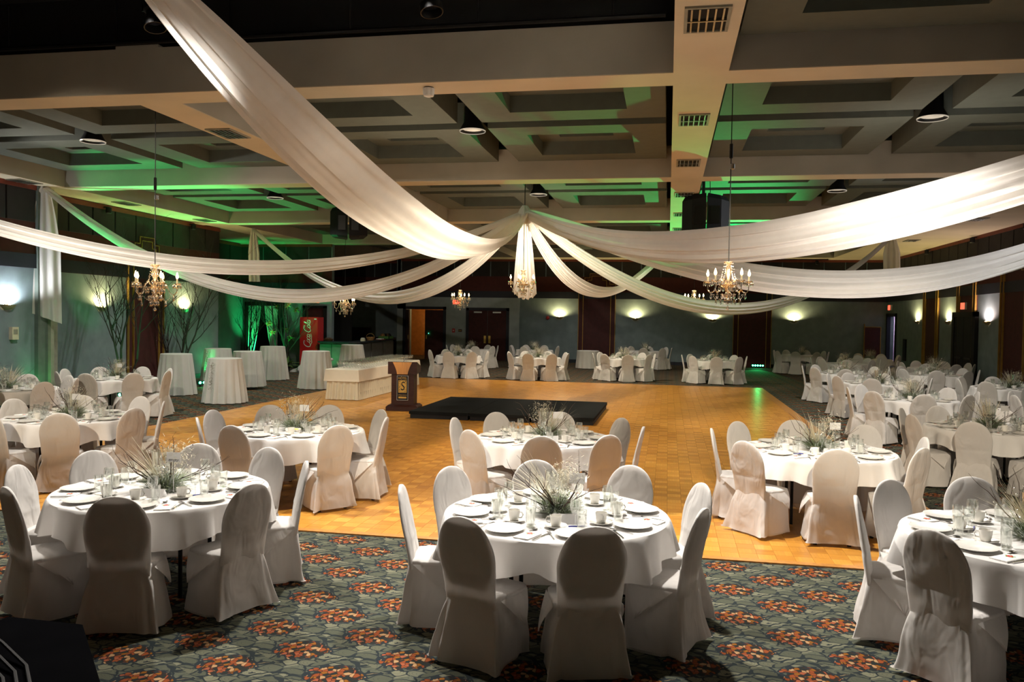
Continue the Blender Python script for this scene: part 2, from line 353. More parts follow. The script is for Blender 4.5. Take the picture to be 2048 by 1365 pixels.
wbr = struct('wall_back_room', MB().box(-17.7, -13.4, 33.2, 33.4, 0, 3).box(-17.7, -13.4, 31.5, 33.2, 2.95, 3.0), 'void')
struct('wall_front', BX(-14.6, 10, -4.2, -4, 0, 6.3), 'wall')
# lobby behind the open double door
lob = struct('wall_lobby', MB().box(-14.2, -9.0, 43.2, 43.4, 0, 3.2).box(-9.2, -9.0, 39.7, 43.2, 0, 3.2), 'orange_wall')
struct('ceiling_lobby', BX(-14.2, -9.0, 39.65, 43.4, 3.1, 3.2), 'soffit')
tag(MB().box(-12.6, -11.2, 42.6, 42.75, 0, 1.0).box(-12.7, -11.1, 42.5, 42.8, 1.0, 1.06).build('lobby_counter', 'pale_wood', smooth=False), 'orange wooden counter seen through the open double door', 'counter')
point('lobby_lamp', (-11.8, 41.3, 2.8), 45, (1.0, 0.62, 0.25), 0.15)
# corridor behind the exit door
struct('wall_corridor', MB().box(11.2, 11.4, 36.8, 41.0, 0, 3).box(XR + 0.25, 11.4, 40.4, 40.6, 0, 3).box(XR + 0.25, 11.4, 36.6, 36.8, 0, 3), 'purple_wall')
d7 = struct('door_7', BX(9.96, 10.14, 40.36, 40.40, 0, 2.9), 'blue_door')
BX(10.14, 10.19, 40.34, 40.40, 0, 2.9).build('lit_edge_strip', 'lit_edge_white', d7, smooth=False)  # white colour stands in for the light on the door edge
struct('ceiling_corridor', BX(XR + 0.25, 11.4, 36.6, 40.6, 2.9, 3.0), 'white_plastic')
point('corridor_lamp', (10.7, 39.3, 2.6), 130, (0.93, 0.92, 1.0), 0.15)

# pilasters where the wall steps back
pil = struct('wall_pilaster', MB().box(-15.0, -14.2, 16.4, 16.75, 0, 6.3).box(-15.0, -14.55, 16.75, 17.3, 0, 6.3), 'pillar')
MB().box(-14.22, -14.12, 16.70, 16.80, 0, 4.95).build('trim_strip', 'pale_trim', pil, smooth=False)
MB().box(-14.6, -14.5, 17.25, 17.37, 0, 4.95).build('trim_strip', 'pale_trim', pil, smooth=False)

# upper wall bands: dark panels with joints, red band, blue rail, baseboards
def band_along(axis, pos, a0, a1, sign, tn):
    """bands on a wall; axis 'x': wall spans x at y=pos, sign: direction into the room."""
    def bxs(d, z0, z1, s0=None, s1=None):
        p, q = sorted((pos, pos + sign * d)); s0 = a0 if s0 is None else s0; s1 = a1 if s1 is None else s1
        return (s0, s1, p, q, z0, z1) if axis == 'x' else (p, q, s0, s1, z0, z1)
    r = struct('trim_%d' % tn, MB().box(*bxs(0.06, 3.1, 3.42)), 'trim_blue')
    MB().box(*bxs(0.03, 3.42, 4.15)).build('red_band', 'band_red', r, smooth=False)
    MB().box(*bxs(0.07, 4.88, 5.0)).build('cornice_strip', 'rust', r, smooth=False)
    n = max(1, int(round((a1 - a0) / 0.9))); st = (a1 - a0) / n
    for i in range(n):
        MB().box(*bxs(0.05, 4.15, 4.88, a0 + i * st + 0.03, a0 + (i + 1) * st - 0.03)).build('panel', 'band_dark', r, smooth=False)
    return r
band_along('x', YB, -13.2, XR, -1, 1)
band_along('y', XR, 12.0, YB, -1, 2)
band_along('y', XL, 17.4, 25.4, 1, 3)
band_along('x', 31.2, -17.4, -13.4, -1, 4)
band_along('y', -14.3, 6.0, 16.4, 1, 5)
band_along('x', 41.0, -19.6, -13.45, -1, 6)
band_along('y', -17.4, 25.4, 31.2, 1, 7)
for nm, a in (('baseboard_back', (-7.15, XR, YB - 0.03, YB, 0, 0.16)), ('baseboard_right', (XR - 0.03, XR, 0, 37.8, 0, 0.16)), ('baseboard_left', (XL, XL + 0.03, 17.4, 25.4, 0, 0.16)), ('baseboard_left_front', (-14.3, -14.27, -3, 16.4, 0, 0.16))):
    struct(nm, BX(*a), 'trim_blue')
# maroon deco panels with stepped gold outlines
def deco(axis, pos, c, half, sign, tn, zt=4.3):
    def pt(s, d, z): return (s, pos + sign * d, z) if axis == 'x' else (pos + sign * d, s, z)
    def bx(mb, s0, s1, z0, z1, d0, d1):
        a = sorted((pos + sign * d0, pos + sign * d1))
        return mb.box(s0, s1, a[0], a[1], z0, z1) if axis == 'x' else mb.box(a[0], a[1], s0, s1, z0, z1)
    r = struct('trim_%d' % tn, bx(MB(), c - half, c + half, 0.0, zt - 0.5, 0.0, 0.035), 'maroon')
    bx(MB(), c - half * 0.7, c + half * 0.7, zt - 0.5, zt - 0.2, 0.0, 0.075).build('stepped_top', 'maroon', r, smooth=False)
    bx(MB(), c - half * 0.42, c + half * 0.42, zt - 0.2, zt, 0.0, 0.075).build('stepped_top', 'maroon', r, smooth=False)
    for k, ins in enumerate((0.0, 0.22)):
        h = half - ins; w = 0.022; m = MB(); d0, d1 = 0.076, 0.09
        x0, x1, x2 = h, h * 0.68, h * 0.40; z1, z2, z3 = zt - 0.5 - ins * 0.5, zt - 0.2 - ins * 0.5, zt - ins * 0.5
        for sg in (-1, 1):
            def seg(a, b, zz0, zz1): bx(m, min(c + sg * a, c + sg * b) - w / 2, max(c + sg * a, c + sg * b) + w / 2, zz0 - w / 2, zz1 + w / 2, d0, d1)
            bx(m, c + sg * x0 - w / 2, c + sg * x0 + w / 2, 0.0, z1, 0.035, d1)
            seg(x0, x1, z1, z1); seg(x1, x1, z1, z2); seg(x1, x2, z2, z2); seg(x2, x2, z2, z3)
        bx(m, c - x2, c + x2, z3 - w / 2, z3 + w / 2, d0, d1)
        m.build('gold_outline', 'gold', r, smooth=False)
deco('x', YB, -3.37, 0.88, -1, 11); deco('x', YB, 3.84, 0.85, -1, 12)
deco('y', XR, 33.0, 0.86, -1, 13); deco('y', XR, 29.3, 0.86, -1, 14); deco('y', XR, 25.5, 0.95, -1, 15); deco('y', XL, 21.43, 0.82, 1, 16)

# ------------------------------------------------------------------ ceiling grid
BY = [2.55, 9.65, 16.68, 23.85, 31.0, 38.1]; BW = 0.52
BXC = [-14.05, -6.88, 0.30, 7.42]; BXW = 0.62
def beam(nm, a, extra=True):
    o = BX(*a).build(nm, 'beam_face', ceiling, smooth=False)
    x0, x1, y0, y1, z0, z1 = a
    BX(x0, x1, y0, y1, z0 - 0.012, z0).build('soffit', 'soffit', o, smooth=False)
    return o
ZT = 5.62
beam('beam', (0.0, 0.62, -4, YB, ZC, 6.3)); beam('beam', (-7.19, -6.57, BY[1], YB + 1.6, ZC, ZT)); beam('beam', (-14.36, -13.74, BY[1], 31.2, ZC, ZT)); beam('beam', (7.11, XR, -4, YB, ZC, ZT))
xs = [(-13.74, -7.19), (-6.57, 0.0), (0.62, 7.11)]
for k, y in enumerate(BY):
    for i, (x0, x1) in enumerate(xs):
        if k == 0 and i < 2: continue
        beam('cross_beam', (x0, x1, y, y + BW, ZC, 5.58 if k == 1 and i < 2 else ZT))
    if k > 1: beam('cross_beam', (-20.0 if k > 3 else XL, -14.36, y, y + BW, ZC, ZT))
beam('cross_beam', (-14.36, 0.0, 2.0, 6.35, ZC + 0.3, 6.3))
BX(-14.36, 0.0, BY[1] + 0.10, BY[1] + 0.16, 5.58, 6.3).build('slot_dark_board', 'void', ceiling, smooth=False)  # black board put in for the darkness of the open slot
beam('cross_beam', (-20, 0, YB - 0.6, YB + 1.6, ZC, ZT))
BX(-20, -14.36, 16.68 + BW, 31.0, ZC + 0.02, ZT).build('soffit', 'soffit', ceiling, smooth=False)
def panel_mesh(w, h):
    m = MB(); a, b = w / 2, h / 2; zs = [(0.0, 0.55, 0.30), (0.30, 0.95, 0.62)]
    def ring(o0, o1, i0, i1, z):
        v = [(-o0, -o1, z), (o0, -o1, z), (o0, o1, z), (-o0, o1, z), (-i0, -i1, z), (i0, -i1, z), (i0, i1, z), (-i0, i1, z)]
        m.add(v, [(0, 4, 5, 1), (1, 5, 6, 2), (2, 6, 7, 3), (3, 7, 4, 0)])
    def side(o0, o1, z0, z1):
        v = [(sx * o0, sy * o1, z) for z in (z0, z1) for sx, sy in ((-1, -1), (1, -1), (1, 1), (-1, 1))]
        m.add(v, [(0, 1, 5, 4), (1, 2, 6, 5), (2, 3, 7, 6), (3, 0, 4, 7)])
    ring(a, b, a - 0.58, b - 0.58, 0); side(a, b, 0, 0.45); side(a - 0.58, b - 0.58, 0, 0.26)
    ring(a - 0.58, b - 0.58, a - 0.98, b - 0.98, 0.26); side(a - 0.98, b - 0.98, 0.26, 0.46)
    m.add([(-a + 0.98, -b + 0.98, 0.46), (a - 0.98, -b + 0.98, 0.46), (a - 0.98, b - 0.98, 0.46), (-a + 0.98, b - 0.98, 0.46)], [(0, 1, 2, 3)])
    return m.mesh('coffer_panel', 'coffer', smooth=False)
PME = {}
CANS = []
for k in range(0, 5):
    y0, y1 = BY[k] + BW, BY[k + 1]
    for i, (x0, x1) in enumerate(xs):
        if k == 0 and i < 2: continue
        gw, gc = 0.10, 0.42
        w = (x1 - x0 - 2 * gw - gc) / 2; h = (y1 - y0 - 2 * gw - gc) / 2; key = (round(w, 2), round(h, 2))
        if key not in PME: PME[key] = panel_mesh(w, h)
        for sx in (0, 1):
            for sy in (0, 1):
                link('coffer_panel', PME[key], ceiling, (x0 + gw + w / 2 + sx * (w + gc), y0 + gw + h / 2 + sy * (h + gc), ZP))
        CANS.append(((x0 + x1) / 2, (y0 + y1) / 2, k, i))
# hanging lamps in the middle of each coffer group
WHICH = {(1, 0): 'nearest the wall pilaster', (1, 1): 'before the folded swags', (1, 2): 'beyond the crossbeam, exit-sign side', (2, 1): 'beside the swag knot', (2, 0): 'above the bare trees', (2, 2): 'behind the black speaker cabinets',
         (3, 1): 'over the far banquet tables', (3, 2): 'over the green floor light aisle', (3, 0): 'above the cocktail tables', (0, 2): 'over the front carpet', (4, 0): 'over the double doors', (4, 1): 'over the maroon wall panel', (4, 2): 'by the open exit door'}
for (x, y, k, i) in CANS:
    t = thing('ceiling_lamp', 'grey dome lamp hanging between coffer panels, ' + WHICH[(k, i)], 'ceiling lamp', (x, y, 5.26), 0, 'dome lamps in the coffers')
    MB().lathe([(0.06, 1.04), (0.06, 0.42), (0.14, 0.40), (0.15, 0.14), (0.21, 0.03), (0.215, 0.0), (0.20, 0.0), (0.15, 0.05)], 24, cap1=False).build('lamp_body', 'black', t)
    MB().lathe([(0.215, -0.012), (0.222, 0.006), (0.20, 0.02), (0.12, 0.05), (0.02, 0.06)], 24, cap0=False).build('reflector', 'lamp_dome', t)
    if DOME.get((k, i)): spot('dome_fill', (x, y, 5.22), (x, y, 0), DOME[(k, i)], WARM if (k, i) in ((1, 1), (2, 1), (3, 1)) else WHITE, 140, 0.6, 0.12)  # added spot, switches the dome on to light the floor below
# air grilles
def vent(x, y, lab, along='y', sc_=1.0):
    t = thing('air_vent', lab, 'air vent', (x, y, ZC - 0.012), 0, 'air vents in the beams')
    L, W = (0.60 * sc_, 0.36 * sc_); MB().box(-W / 2, W / 2, -L / 2, L / 2, -0.004, 0.0).build('backing', 'void', t, smooth=False)
    m = MB(); e = 0.03
    m.box(-W / 2 - e, W / 2 + e, -L / 2 - e, -L / 2, -0.02, 0).box(-W / 2 - e, W / 2 + e, L / 2, L / 2 + e, -0.02, 0).box(-W / 2 - e, -W / 2, -L / 2, L / 2, -0.02, 0).box(W / 2, W / 2 + e, -L / 2, L / 2, -0.02, 0)
    m.build('vent_frame', 'pale_trim', t, smooth=False)
    s = MB().box(-0.008, 0.008, -L / 2, L / 2, -0.026, -0.006).mesh('slat', 'alu', False)
    for j in range(5): link('slat', s, t, (-W / 2 + W * (j + 0.5) / 5, 0, 0))
    BX(-W / 2, W / 2, -0.012, 0.012, -0.03, -0.004).build('crossbar', 'alu', t, smooth=False)
for j, (y, ds) in enumerate(((7.97, 'nearest the stage'), (11.9, 'first past the near crossbeam'), (15.14, 'before the second crossbeam'), (18.94, 'beside the hanging speakers'), (22.49, 'beyond the hanging speakers'), (26.1, 'before the far crossbeam'))):
    vent(0.30, y, 'metal air grille in the middle long beam, ' + ds)
for j, (y, ds) in enumerate(((11.92, 'nearest the stage'), (15.2, 'half hidden by the big swag'), (18.91, 'beside the big swag'), (22.3, 'near the swag knot'), (27.6, 'toward the double doors'))):
    vent(-6.88, y, 'slotted air grille in the bar-side long beam, ' + ds)
for j, (y, ds) in enumerate(((15.81, 'by the wall pilaster'), (19.3, 'above the bare tree'), (23.0, 'near the bar recess'))):
    vent(-14.05, y, 'slotted air grille in the beam along the sconce wall, ' + ds)
for j, (y, ds) in enumerate(((24.0, 'by the swag tail'), (30.0, 'toward the exit door'))):
    vent(8.1, y, 'slotted air grille in the wide soffit, ' + ds)

# ceiling slot: pipe, clips and stage lights
t = thing('lighting_pipe', 'long dark pipe with hangers along the top of the near crossbeam', 'lighting pipe', (0, 9.55, 5.46))
MB().tube([(-14.0, 0, 0.16), (-0.1, 0, 0.16)], 0.03, 8).build('pipe', 'black_metal', t)
for j in range(9):
    MB().tube([(-13.5 + j * 1.6, 0, 0.18), (-13.5 + j * 1.6, 0.0, 0.72)], 0.012, 6).build('hanger', 'black_metal', t)
t = thing('lighting_truss', 'black lighting pipe crossing the dark ceiling slot', 'lighting pipe', (0, 8.3, 5.95))
MB().tube([(-14.0, 0, 0), (-0.05, 0, 0)], 0.03, 8).build('pipe', 'black_metal', t)
for j in range(8):
    MB().tube([(-13 + j * 1.75, 0, 0.03), (-13 + j * 1.75, 0, 0.35)], 0.015, 6).build('hanger', 'black_metal', t)
def stage_light(loc, aim, lab, lit=True):
    t = thing('stage_light', lab, 'stage light', loc, 0, 'stage lights in the ceiling slot')
    d = (Vector(aim) - Vector(loc)).normalized(); q = d.to_track_quat('Z', 'Y').to_matrix().to_4x4()
    def put(mb, nm, m):
        mb.v = [tuple(q @ Vector(p)) for p in mb.v]; mb.build(nm, m, t)
    put(MB().lathe([(0.05, -0.30), (0.10, -0.26), (0.11, 0.0), (0.085, 0.02), (0.085, 0.10), (0.125, 0.13), (0.125, 0.22), (0.115, 0.22), (0.10, 0.14)], 18, cap1=False), 'housing', 'black_metal')
    put(MB().lathe([(0.095, -0.012), (0.10, 0.0)], 18, (0, 0, 0.12), False, True), 'lens', 'lens_dark')
    MB().tube([(-0.14, 0, 0), (-0.14, 0, 0.22), (0.14, 0, 0.22), (0.14, 0, 0)], 0.012, 6).build('yoke', 'black_metal', t)
    MB().tube([(0, 0, 0.22), (0, 0, 0.33)], 0.02, 6).build('clamp', 'black_metal', t)
for (x, y, ax, ay, p, c, a), ds in zip(STAGE, ('over the sconce wall tables', 'beside the big swag', 'above the middle of the slot', 'next to the middle long beam')):
    stage_light((x, y + 0.28, 5.62), (ax, ay + 2.0, 0), 'black stage light on the slot pipe ' + ds)

# smoke detector under the near crossbeam
t = thing('smoke_detector', 'white round smoke detector under the near crossbeam', 'smoke detector', (-2.98, 9.86, ZC - 0.012))
MB().lathe([(0.055, -0.012), (0.062, 0.0)], 20).build('base', 'black', t)
MB().lathe([(0.035, -0.115), (0.062, -0.105), (0.072, -0.07), (0.072, -0.012)], 20).build('cap', 'white_plastic', t)

# ------------------------------------------------------------------ dance floor
FX0, FX1, FY0, FY1 = -9.42, 2.98, 7.52, 27.15
df = struct('floor_dance', BX(FX0, FX1, FY0, FY1, 0.0, 0.006), 'dark_wood')
def tile_geo(x0, y0, g=0.0005, z=0.012):
    return [(x0 + g, y0 + g, 0.004), (x0 + TILE - g, y0 + g, 0.004), (x0 + TILE - g, y0 + TILE - g, 0.004), (x0 + g, y0 + TILE - g, 0.004),
            (x0 + 2 * g, y0 + 2 * g, z), (x0 + TILE - 2 * g, y0 + 2 * g, z), (x0 + TILE - 2 * g, y0 + TILE - 2 * g, z), (x0 + 2 * g, y0 + TILE - 2 * g, z)]
TF = [(4, 5, 6, 7), (0, 1, 5, 4), (1, 2, 6, 5), (2, 3, 7, 6), (3, 0, 4, 7)]
nx = int((FX1 - FX0 - 0.12) / TILE); ny = int((FY1 - FY0 - 0.12) / TILE)
ox, oy = FX0 + 0.06, FY0 + 0.06
def tile_me(name, geos):
    me = bpy.data.meshes.new(name); vs = []; fs = []; cols = []
    for (vv, tone, ori) in geos:
        n = len(vs); vs += vv; fs += [tuple(i + n for i in f) for f in TF]; cols += [(tone, ori, 0, 1)] * 20
    me.from_pydata(vs, [], fs); ca = me.color_attributes.new('tile', 'FLOAT_COLOR', 'CORNER')
    ca.data.foreach_set('color', [c for q in cols for c in q]); me.materials.append(MATS['parquet']); return me
rest = []; cnt = 0
for j in range(ny):
    for i in range(nx):
        x0, y0 = ox + i * TILE, oy + j * TILE
        tone = rnd.random(); ori = (i + j) % 2
        xc, yc = x0 + TILE / 2, y0 + TILE / 2
        sx = 1024 + F_PX * ((xc * math.cos(YAW) - yc * math.sin(YAW)) / (xc * math.sin(YAW) + yc * math.cos(YAW)))
        if cnt < 300 and 520 < sx < 1760:
            link('parquet_tile', tile_me('parquet_tile', [(tile_geo(x0, y0), tone, ori)]), df); cnt += 1
        else: rest.append((tile_geo(x0, y0), tone, ori))
tag(link('parquet_field', tile_me('parquet_field', rest), df), kind='stuff')
for a in ((FX0 - 0.03, FX1 + 0.03, FY0 - 0.03, FY0 + 0.058, 0, 0.0135), (FX0 - 0.03, FX1 + 0.03, oy + ny * TILE, FY1 + 0.03, 0, 0.0135), (FX0 - 0.03, FX0 + 0.058, FY0 + 0.058, oy + ny * TILE, 0, 0.0135), (ox + nx * TILE, FX1 + 0.03, FY0 + 0.058, oy + ny * TILE, 0, 0.0135)):
    BX(*a).build('edge_strip', 'pale_wood', df, smooth=False)
ZF = 0.0125
def ground(x, y): return ZF + 0.001 if FX0 < x < FX1 and FY0 < y < FY1 else 0.0

# ------------------------------------------------------------------ doors, signs and wall fittings
def door_frame(name, x0, x1, y, zt, wdt=0.14):
    r = tag(MB().box(x0, x0 + wdt, y - 0.08, y + 0.05, 0, zt).box(x1 - wdt, x1, y - 0.08, y + 0.05, 0, zt).box(x0, x1, y - 0.08, y + 0.05, zt - wdt, zt).build(name, 'trim_blue', smooth=False), kind='structure')
    return r
d1 = door_frame('door_1', -13.08, -10.85, YB - 0.02, 2.62)
lf = BX(0.0, 0.92, -0.03, 0.03, 0.01, 2.46).build('door_leaf', 'door_wood', d1, (-12.93, YB - 0.05, 0), -1.08, smooth=False)
BX(0.80, 0.86, -0.045, -0.03, 1.0, 1.2).build('push_plate', 'brass', lf, smooth=False)
lf = BX(-11.95, -11.0, YB + 0.0, YB + 0.05, 0.01, 2.46).build('door_leaf', 'maroon', d1, smooth=False)
BX(-11.90, -11.84, YB - 0.015, YB, 1.0, 1.2).build('push_plate', 'brass', lf, smooth=False)
MB().lathe([(0.012, 0), (0.014, 0.01)], 10, (-11.75, YB - 0.03, 1.28)).build('indicator', 'lens_green', lf)
d2 = door_frame('door_2', -9.82, -7.65, YB - 0.02, 2.60)
for s, (a, b) in enumerate(((-9.68, -8.745), (-8.725, -7.79))):
    lf = BX(a, b, YB - 0.075, YB - 0.03, 0.01, 2.46).build('door_leaf', 'maroon', d2, smooth=False)
    px = b - 0.16 if s == 0 else a + 0.05
    BX(px, px + 0.11, YB - 0.085, YB - 0.075, 0.85, 1.22).build('push_plate', 'brass', lf, smooth=False)
    BX((a + b) / 2 - 0.2, (a + b) / 2 + 0.2, YB - 0.12, YB - 0.075, 2.34, 2.41).build('door_closer', 'alu', lf, smooth=False)
# exit door ajar on the long wall
d3 = tag(MB().box(XR - 0.05, XR + 0.1, 37.78, 37.92, 0, 2.58).box(XR - 0.05, XR + 0.1, 39.18, 39.36, 0, 2.58).box(XR - 0.05, XR + 0.1, 37.78, 39.36, 2.44, 2.58).build('door_3', 'trim_blue', smooth=False), kind='structure')
lf = BX(-0.03, 0.03, 0.0, 1.24, 0.01, 2.42).build('door_leaf', 'blue_door', d3, (XR + 0.22, 37.86, 0), -1.75, smooth=False)
BX(0.03, 0.09, 0.15, 1.1, 1.0, 1.08).build('push_bar', 'alu', lf, smooth=False)
# dark double door on the long wall
d4 = tag(MB().box(XR - 0.12, XR, 28.3, 28.5, 0, 2.56).box(XR - 0.12, XR, 30.25, 30.45, 0, 2.56).box(XR - 0.12, XR, 28.3, 30.45, 2.4, 2.56).build('door_4', 'black', smooth=False), kind='structure')
for a, b in ((28.5, 29.365), (29.385, 30.25)):
    lf = BX(XR - 0.09, XR - 0.04, a, b, 0.01, 2.4).build('door_leaf', 'black', d4, smooth=False)
    BX(XR - 0.11, XR - 0.09, (a + b) / 2 - 0.3, (a + b) / 2 + 0.3, 1.0, 1.06).build('push_bar', 'black_metal', lf, smooth=False)
# dark doorway behind the drinks cooler
d5 = tag(MB().box(-14.62, -14.5, 31.1, 31.22, 0, 2.5).box(-13.72, -13.6, 31.1, 31.22, 0, 2.5).box(-14.62, -13.6, 31.1, 31.22, 2.4, 2.5).build('door_5', 'black', smooth=False), kind='structure')
BX(-14.5, -13.72, 31.22, 31.27, 0.01, 2.4).build('door_leaf', 'maroon', d5, smooth=False)
# framed doorway dressed with sheer curtains
d6 = tag(MB().box(-17.15, -16.98, 31.05, 31.22, 0, 2.62).box(-15.62, -15.45, 31.05, 31.22, 0, 2.62).box(-17.15, -15.45, 31.05, 31.22, 2.47, 2.62).build('door_6', 'black', smooth=False), kind='structure')
for s in (-1, 1):
    L = []
    for k in range(13):
        z = 2.46 - k * 2.42 / 12; u = k / 12.0; inner = 0.06 + 0.42 * u ** 1.3 + (0.0); row = []
        for j in range(40):
            q = j / 39.0; x = s * (inner * (1 - q) + 0.66 * q); row.append((-16.3 + x, 30.98 + 0.035 * math.sin(q * 34 + s) * (0.6 + 0.4 * u), z))
        L.append(row)
    tag(MB().loft(L, closed=False).build('sheer_curtain', 'curtain_cloth'), 'sheer pale curtain pulled aside in the black doorway, panel %s' % ('toward the drinks cooler' if s > 0 else 'toward the recess corner'), 'curtain', 'curtains in the black doorway')
def exit_sign(loc, face, lab):
    t = thing('exit_sign', lab, 'exit sign', loc, 0, 'lit red exit signs')
    vert = face == 'x'
    (BX(-0.04, 0.04, -0.2, 0.2, -0.12, 0.12) if vert else BX(-0.2, 0.2, -0.04, 0.04, -0.12, 0.12)).build('housing', 'white_plastic', t, smooth=False)
    (BX(-0.046, -0.04, -0.185, 0.185, -0.105, 0.105) if vert else BX(-0.185, 0.185, -0.046, -0.04, -0.105, 0.105)).build('lit_face', 'sign_red', t, smooth=False)
exit_sign((XR - 0.06, 38.7, 2.84), 'x', 'lit red exit sign above the door standing ajar')
exit_sign((XR - 0.06, 29.5, 2.76), 'x', 'lit red exit sign above the closed black double door')
exit_sign((-14.1, 31.155, 2.72), 'y', 'lit red exit sign above the doorway behind the drinks cooler')
exit_sign((-16.3, 31.155, 2.80), 'y', 'lit red exit sign above the curtained doorway')
exit_sign((-10.3, YB - 0.1, 2.86), 'y', 'lit red exit sign between the two double doors')
def wall_sconce(loc, n, lab, col=(1.0, 0.80, 0.36), p=150):
    """n: unit direction into the room"""
    rz = math.atan2(-n[0], n[1])
    t = thing('wall_sconce', lab, 'wall sconce', loc, rz, 'half-bowl wall sconces')
    L = []
    for r, z in ((0.02, -0.11), (0.10, -0.10), (0.17, -0.05), (0.205, 0.0), (0.19, 0.0), (0.15, -0.04)):
        L.append([(r * math.cos(PI * j / 14), 0.012 + r * 0.75 * math.sin(PI * j / 14), z) for j in range(15)])
    MB().loft(L, closed=False).build('bowl', 'sconce_bowl', t)
    BX(-0.06, 0.06, 0, 0.02, -0.10, 0.02).build('wall_plate', 'sconce_bowl', t, smooth=False)
    MB().ball((0, 0.07, -0.01), 0.028, 8).build('lamp_bulb', 'bulb', t)
    x, y, z = loc
    spot('sconce_light', (x + n[0] * 0.13, y + n[1] * 0.13, z + 0.0), (x, y, z + 1.0), p, col, 168, 0.55, 0.03)
wall_sconce((-5.17, YB, 2.2), (0, -1), 'lit half-bowl sconce between the double doors and a maroon panel')
wall_sconce((-1.53, YB, 2.2), (0, -1), 'lit half-bowl sconce just past the maroon panel near the double doors')
wall_sconce((2.05, YB, 2.2), (0, -1), 'lit half-bowl sconce before the second maroon panel')
wall_sconce((5.69, YB, 2.2), (0, -1), 'lit half-bowl sconce near the open door corner')
wall_sconce((XL, 19.58, 2.25), (1, 0), 'lit half-bowl sconce behind the bare tree, pilaster side')
wall_sconce((XL, 23.4, 2.25), (1, 0), 'lit half-bowl sconce past the maroon panel by the bare tree')
wall_sconce((-14.3, 15.6, 2.25), (1, 0), 'white-glowing half-bowl sconce above the small wall box', (0.92, 0.95, 1.0))
wall_sconce((XR, 34.74, 2.25), (-1, 0), 'lit half-bowl sconce next to the door standing ajar')
wall_sconce((XR, 31.1, 2.25), (-1, 0), 'lit half-bowl sconce between two maroon panels by the black door')
wall_sconce((XR, 27.5, 2.25), (-1, 0), 'pinkish-glowing half-bowl sconce past the black double door', (1.0, 0.74, 0.66))
t = thing('wall_box', 'cream control box on the wall under the white-glowing sconce', 'control box', (-14.3, 15.75, 1.62))
BX(0, 0.09, -0.09, 0.09, -0.14, 0.14).build('housing', 'cream_plastic', t, smooth=False); BX(0.09, 0.095, -0.06, 0.06, -0.02, 0.09).build('cover', 'pale_trim', t, smooth=False)
t = thing('fire_alarm', 'round red fire bell on the wall beside a sconce', 'fire bell', (-5.75, YB, 2.15))
m = MB(); m.loft([[(r * math.cos(2 * PI * j / 16), -y, r * math.sin(2 * PI * j / 16)) for j in range(16)] for r, y in ((0.09, 0.0), (0.09, 0.04), (0.06, 0.09), (0.01, 0.10))], True, True); m.build('bell', 'alarm_red', t)
t = thing('alarm_box', 'small red alarm call point between the double doors', 'alarm', (-10.45, YB - 0.03, 1.45)); BX(-0.07, 0.07, -0.06, 0, -0.1, 0.1).build('box', 'alarm_red', t, smooth=False); BX(-0.03, 0.03, -0.07, -0.06, -0.03, 0.03).build('lever', 'white_plastic', t, smooth=False)
t = thing('notice_plate', 'small dark red plate beside the alarm call point', 'wall plate', (-10.12, YB - 0.03, 1.45)); BX(-0.09, 0.09, -0.03, 0, -0.06, 0.06).build('plate', 'maroon', t, smooth=False); BX(-0.07, 0.07, -0.034, -0.03, -0.01, 0.01).build('print_line', 'brass', t, smooth=False)
t = thing('folding_panel', 'maroon panel with gold edge leaning by the exit corner', 'panel', (9.05, YB - 0.2, 0)); BX(-0.33, 0.33, -0.03, 0.03, 0, 1.95).build('board', 'maroon', t, smooth=False)
MB().box(-0.36, -0.33, -0.04, 0.04, 0, 2.1).box(0.33, 0.36, -0.04, 0.04, 0, 1.98).box(-0.36, 0.36, -0.04, 0.04, 1.95, 1.98).build('gold_edge', 'gold', t, smooth=False)
t = thing('wall_cabinet', 'narrow dark recessed cabinet on the wall beside the open door', 'cabinet', (XR, 36.4, 1.15)); BX(-0.05, 0, -0.2, 0.2, -0.55, 0.35).build('cabinet_body', 'black', t, smooth=False); BX(-0.06, -0.05, -0.17, 0.17, -0.52, 0.32).build('cabinet_door', 'trim_blue', t, smooth=False)
# small wall spot brackets under the rust cornice
def track_spot(loc, n, lab):
    t = thing('accent_light', lab, 'accent light', loc, math.atan2(-n[0], n[1]), 'accent lights under the cornice')
    BX(-0.03, 0.03, 0, 0.22, 0.0, 0.03).build('arm', 'black', t, smooth=False)
    MB().lathe([(0.05, -0.16), (0.075, -0.14), (0.075, 0.0), (0.03, 0.02)], 12, (0, 0.2, 0.0)).build('lamp_head', 'black', t)
for y, ds in ((19.6, 'above the bare tree'), (23.6, 'near the bar recess')): track_spot((XL, y, 4.92), (1, 0), 'black accent light on the sconce wall ' + ds)
for y, ds in ((24.5, 'nearest the pinkish sconce'), (28.5, 'over the black double door'), (33.2, 'over the maroon panel by the open door')): track_spot((XR, y, 4.92), (-1, 0), 'black accent light on the exit-sign wall ' + ds)
for x, ds in ((6.6, 'near the exit corner'), (2.2, 'over the third sconce')): track_spot((x, YB, 4.92), (0, -1), 'black accent light on the double-door wall ' + ds)

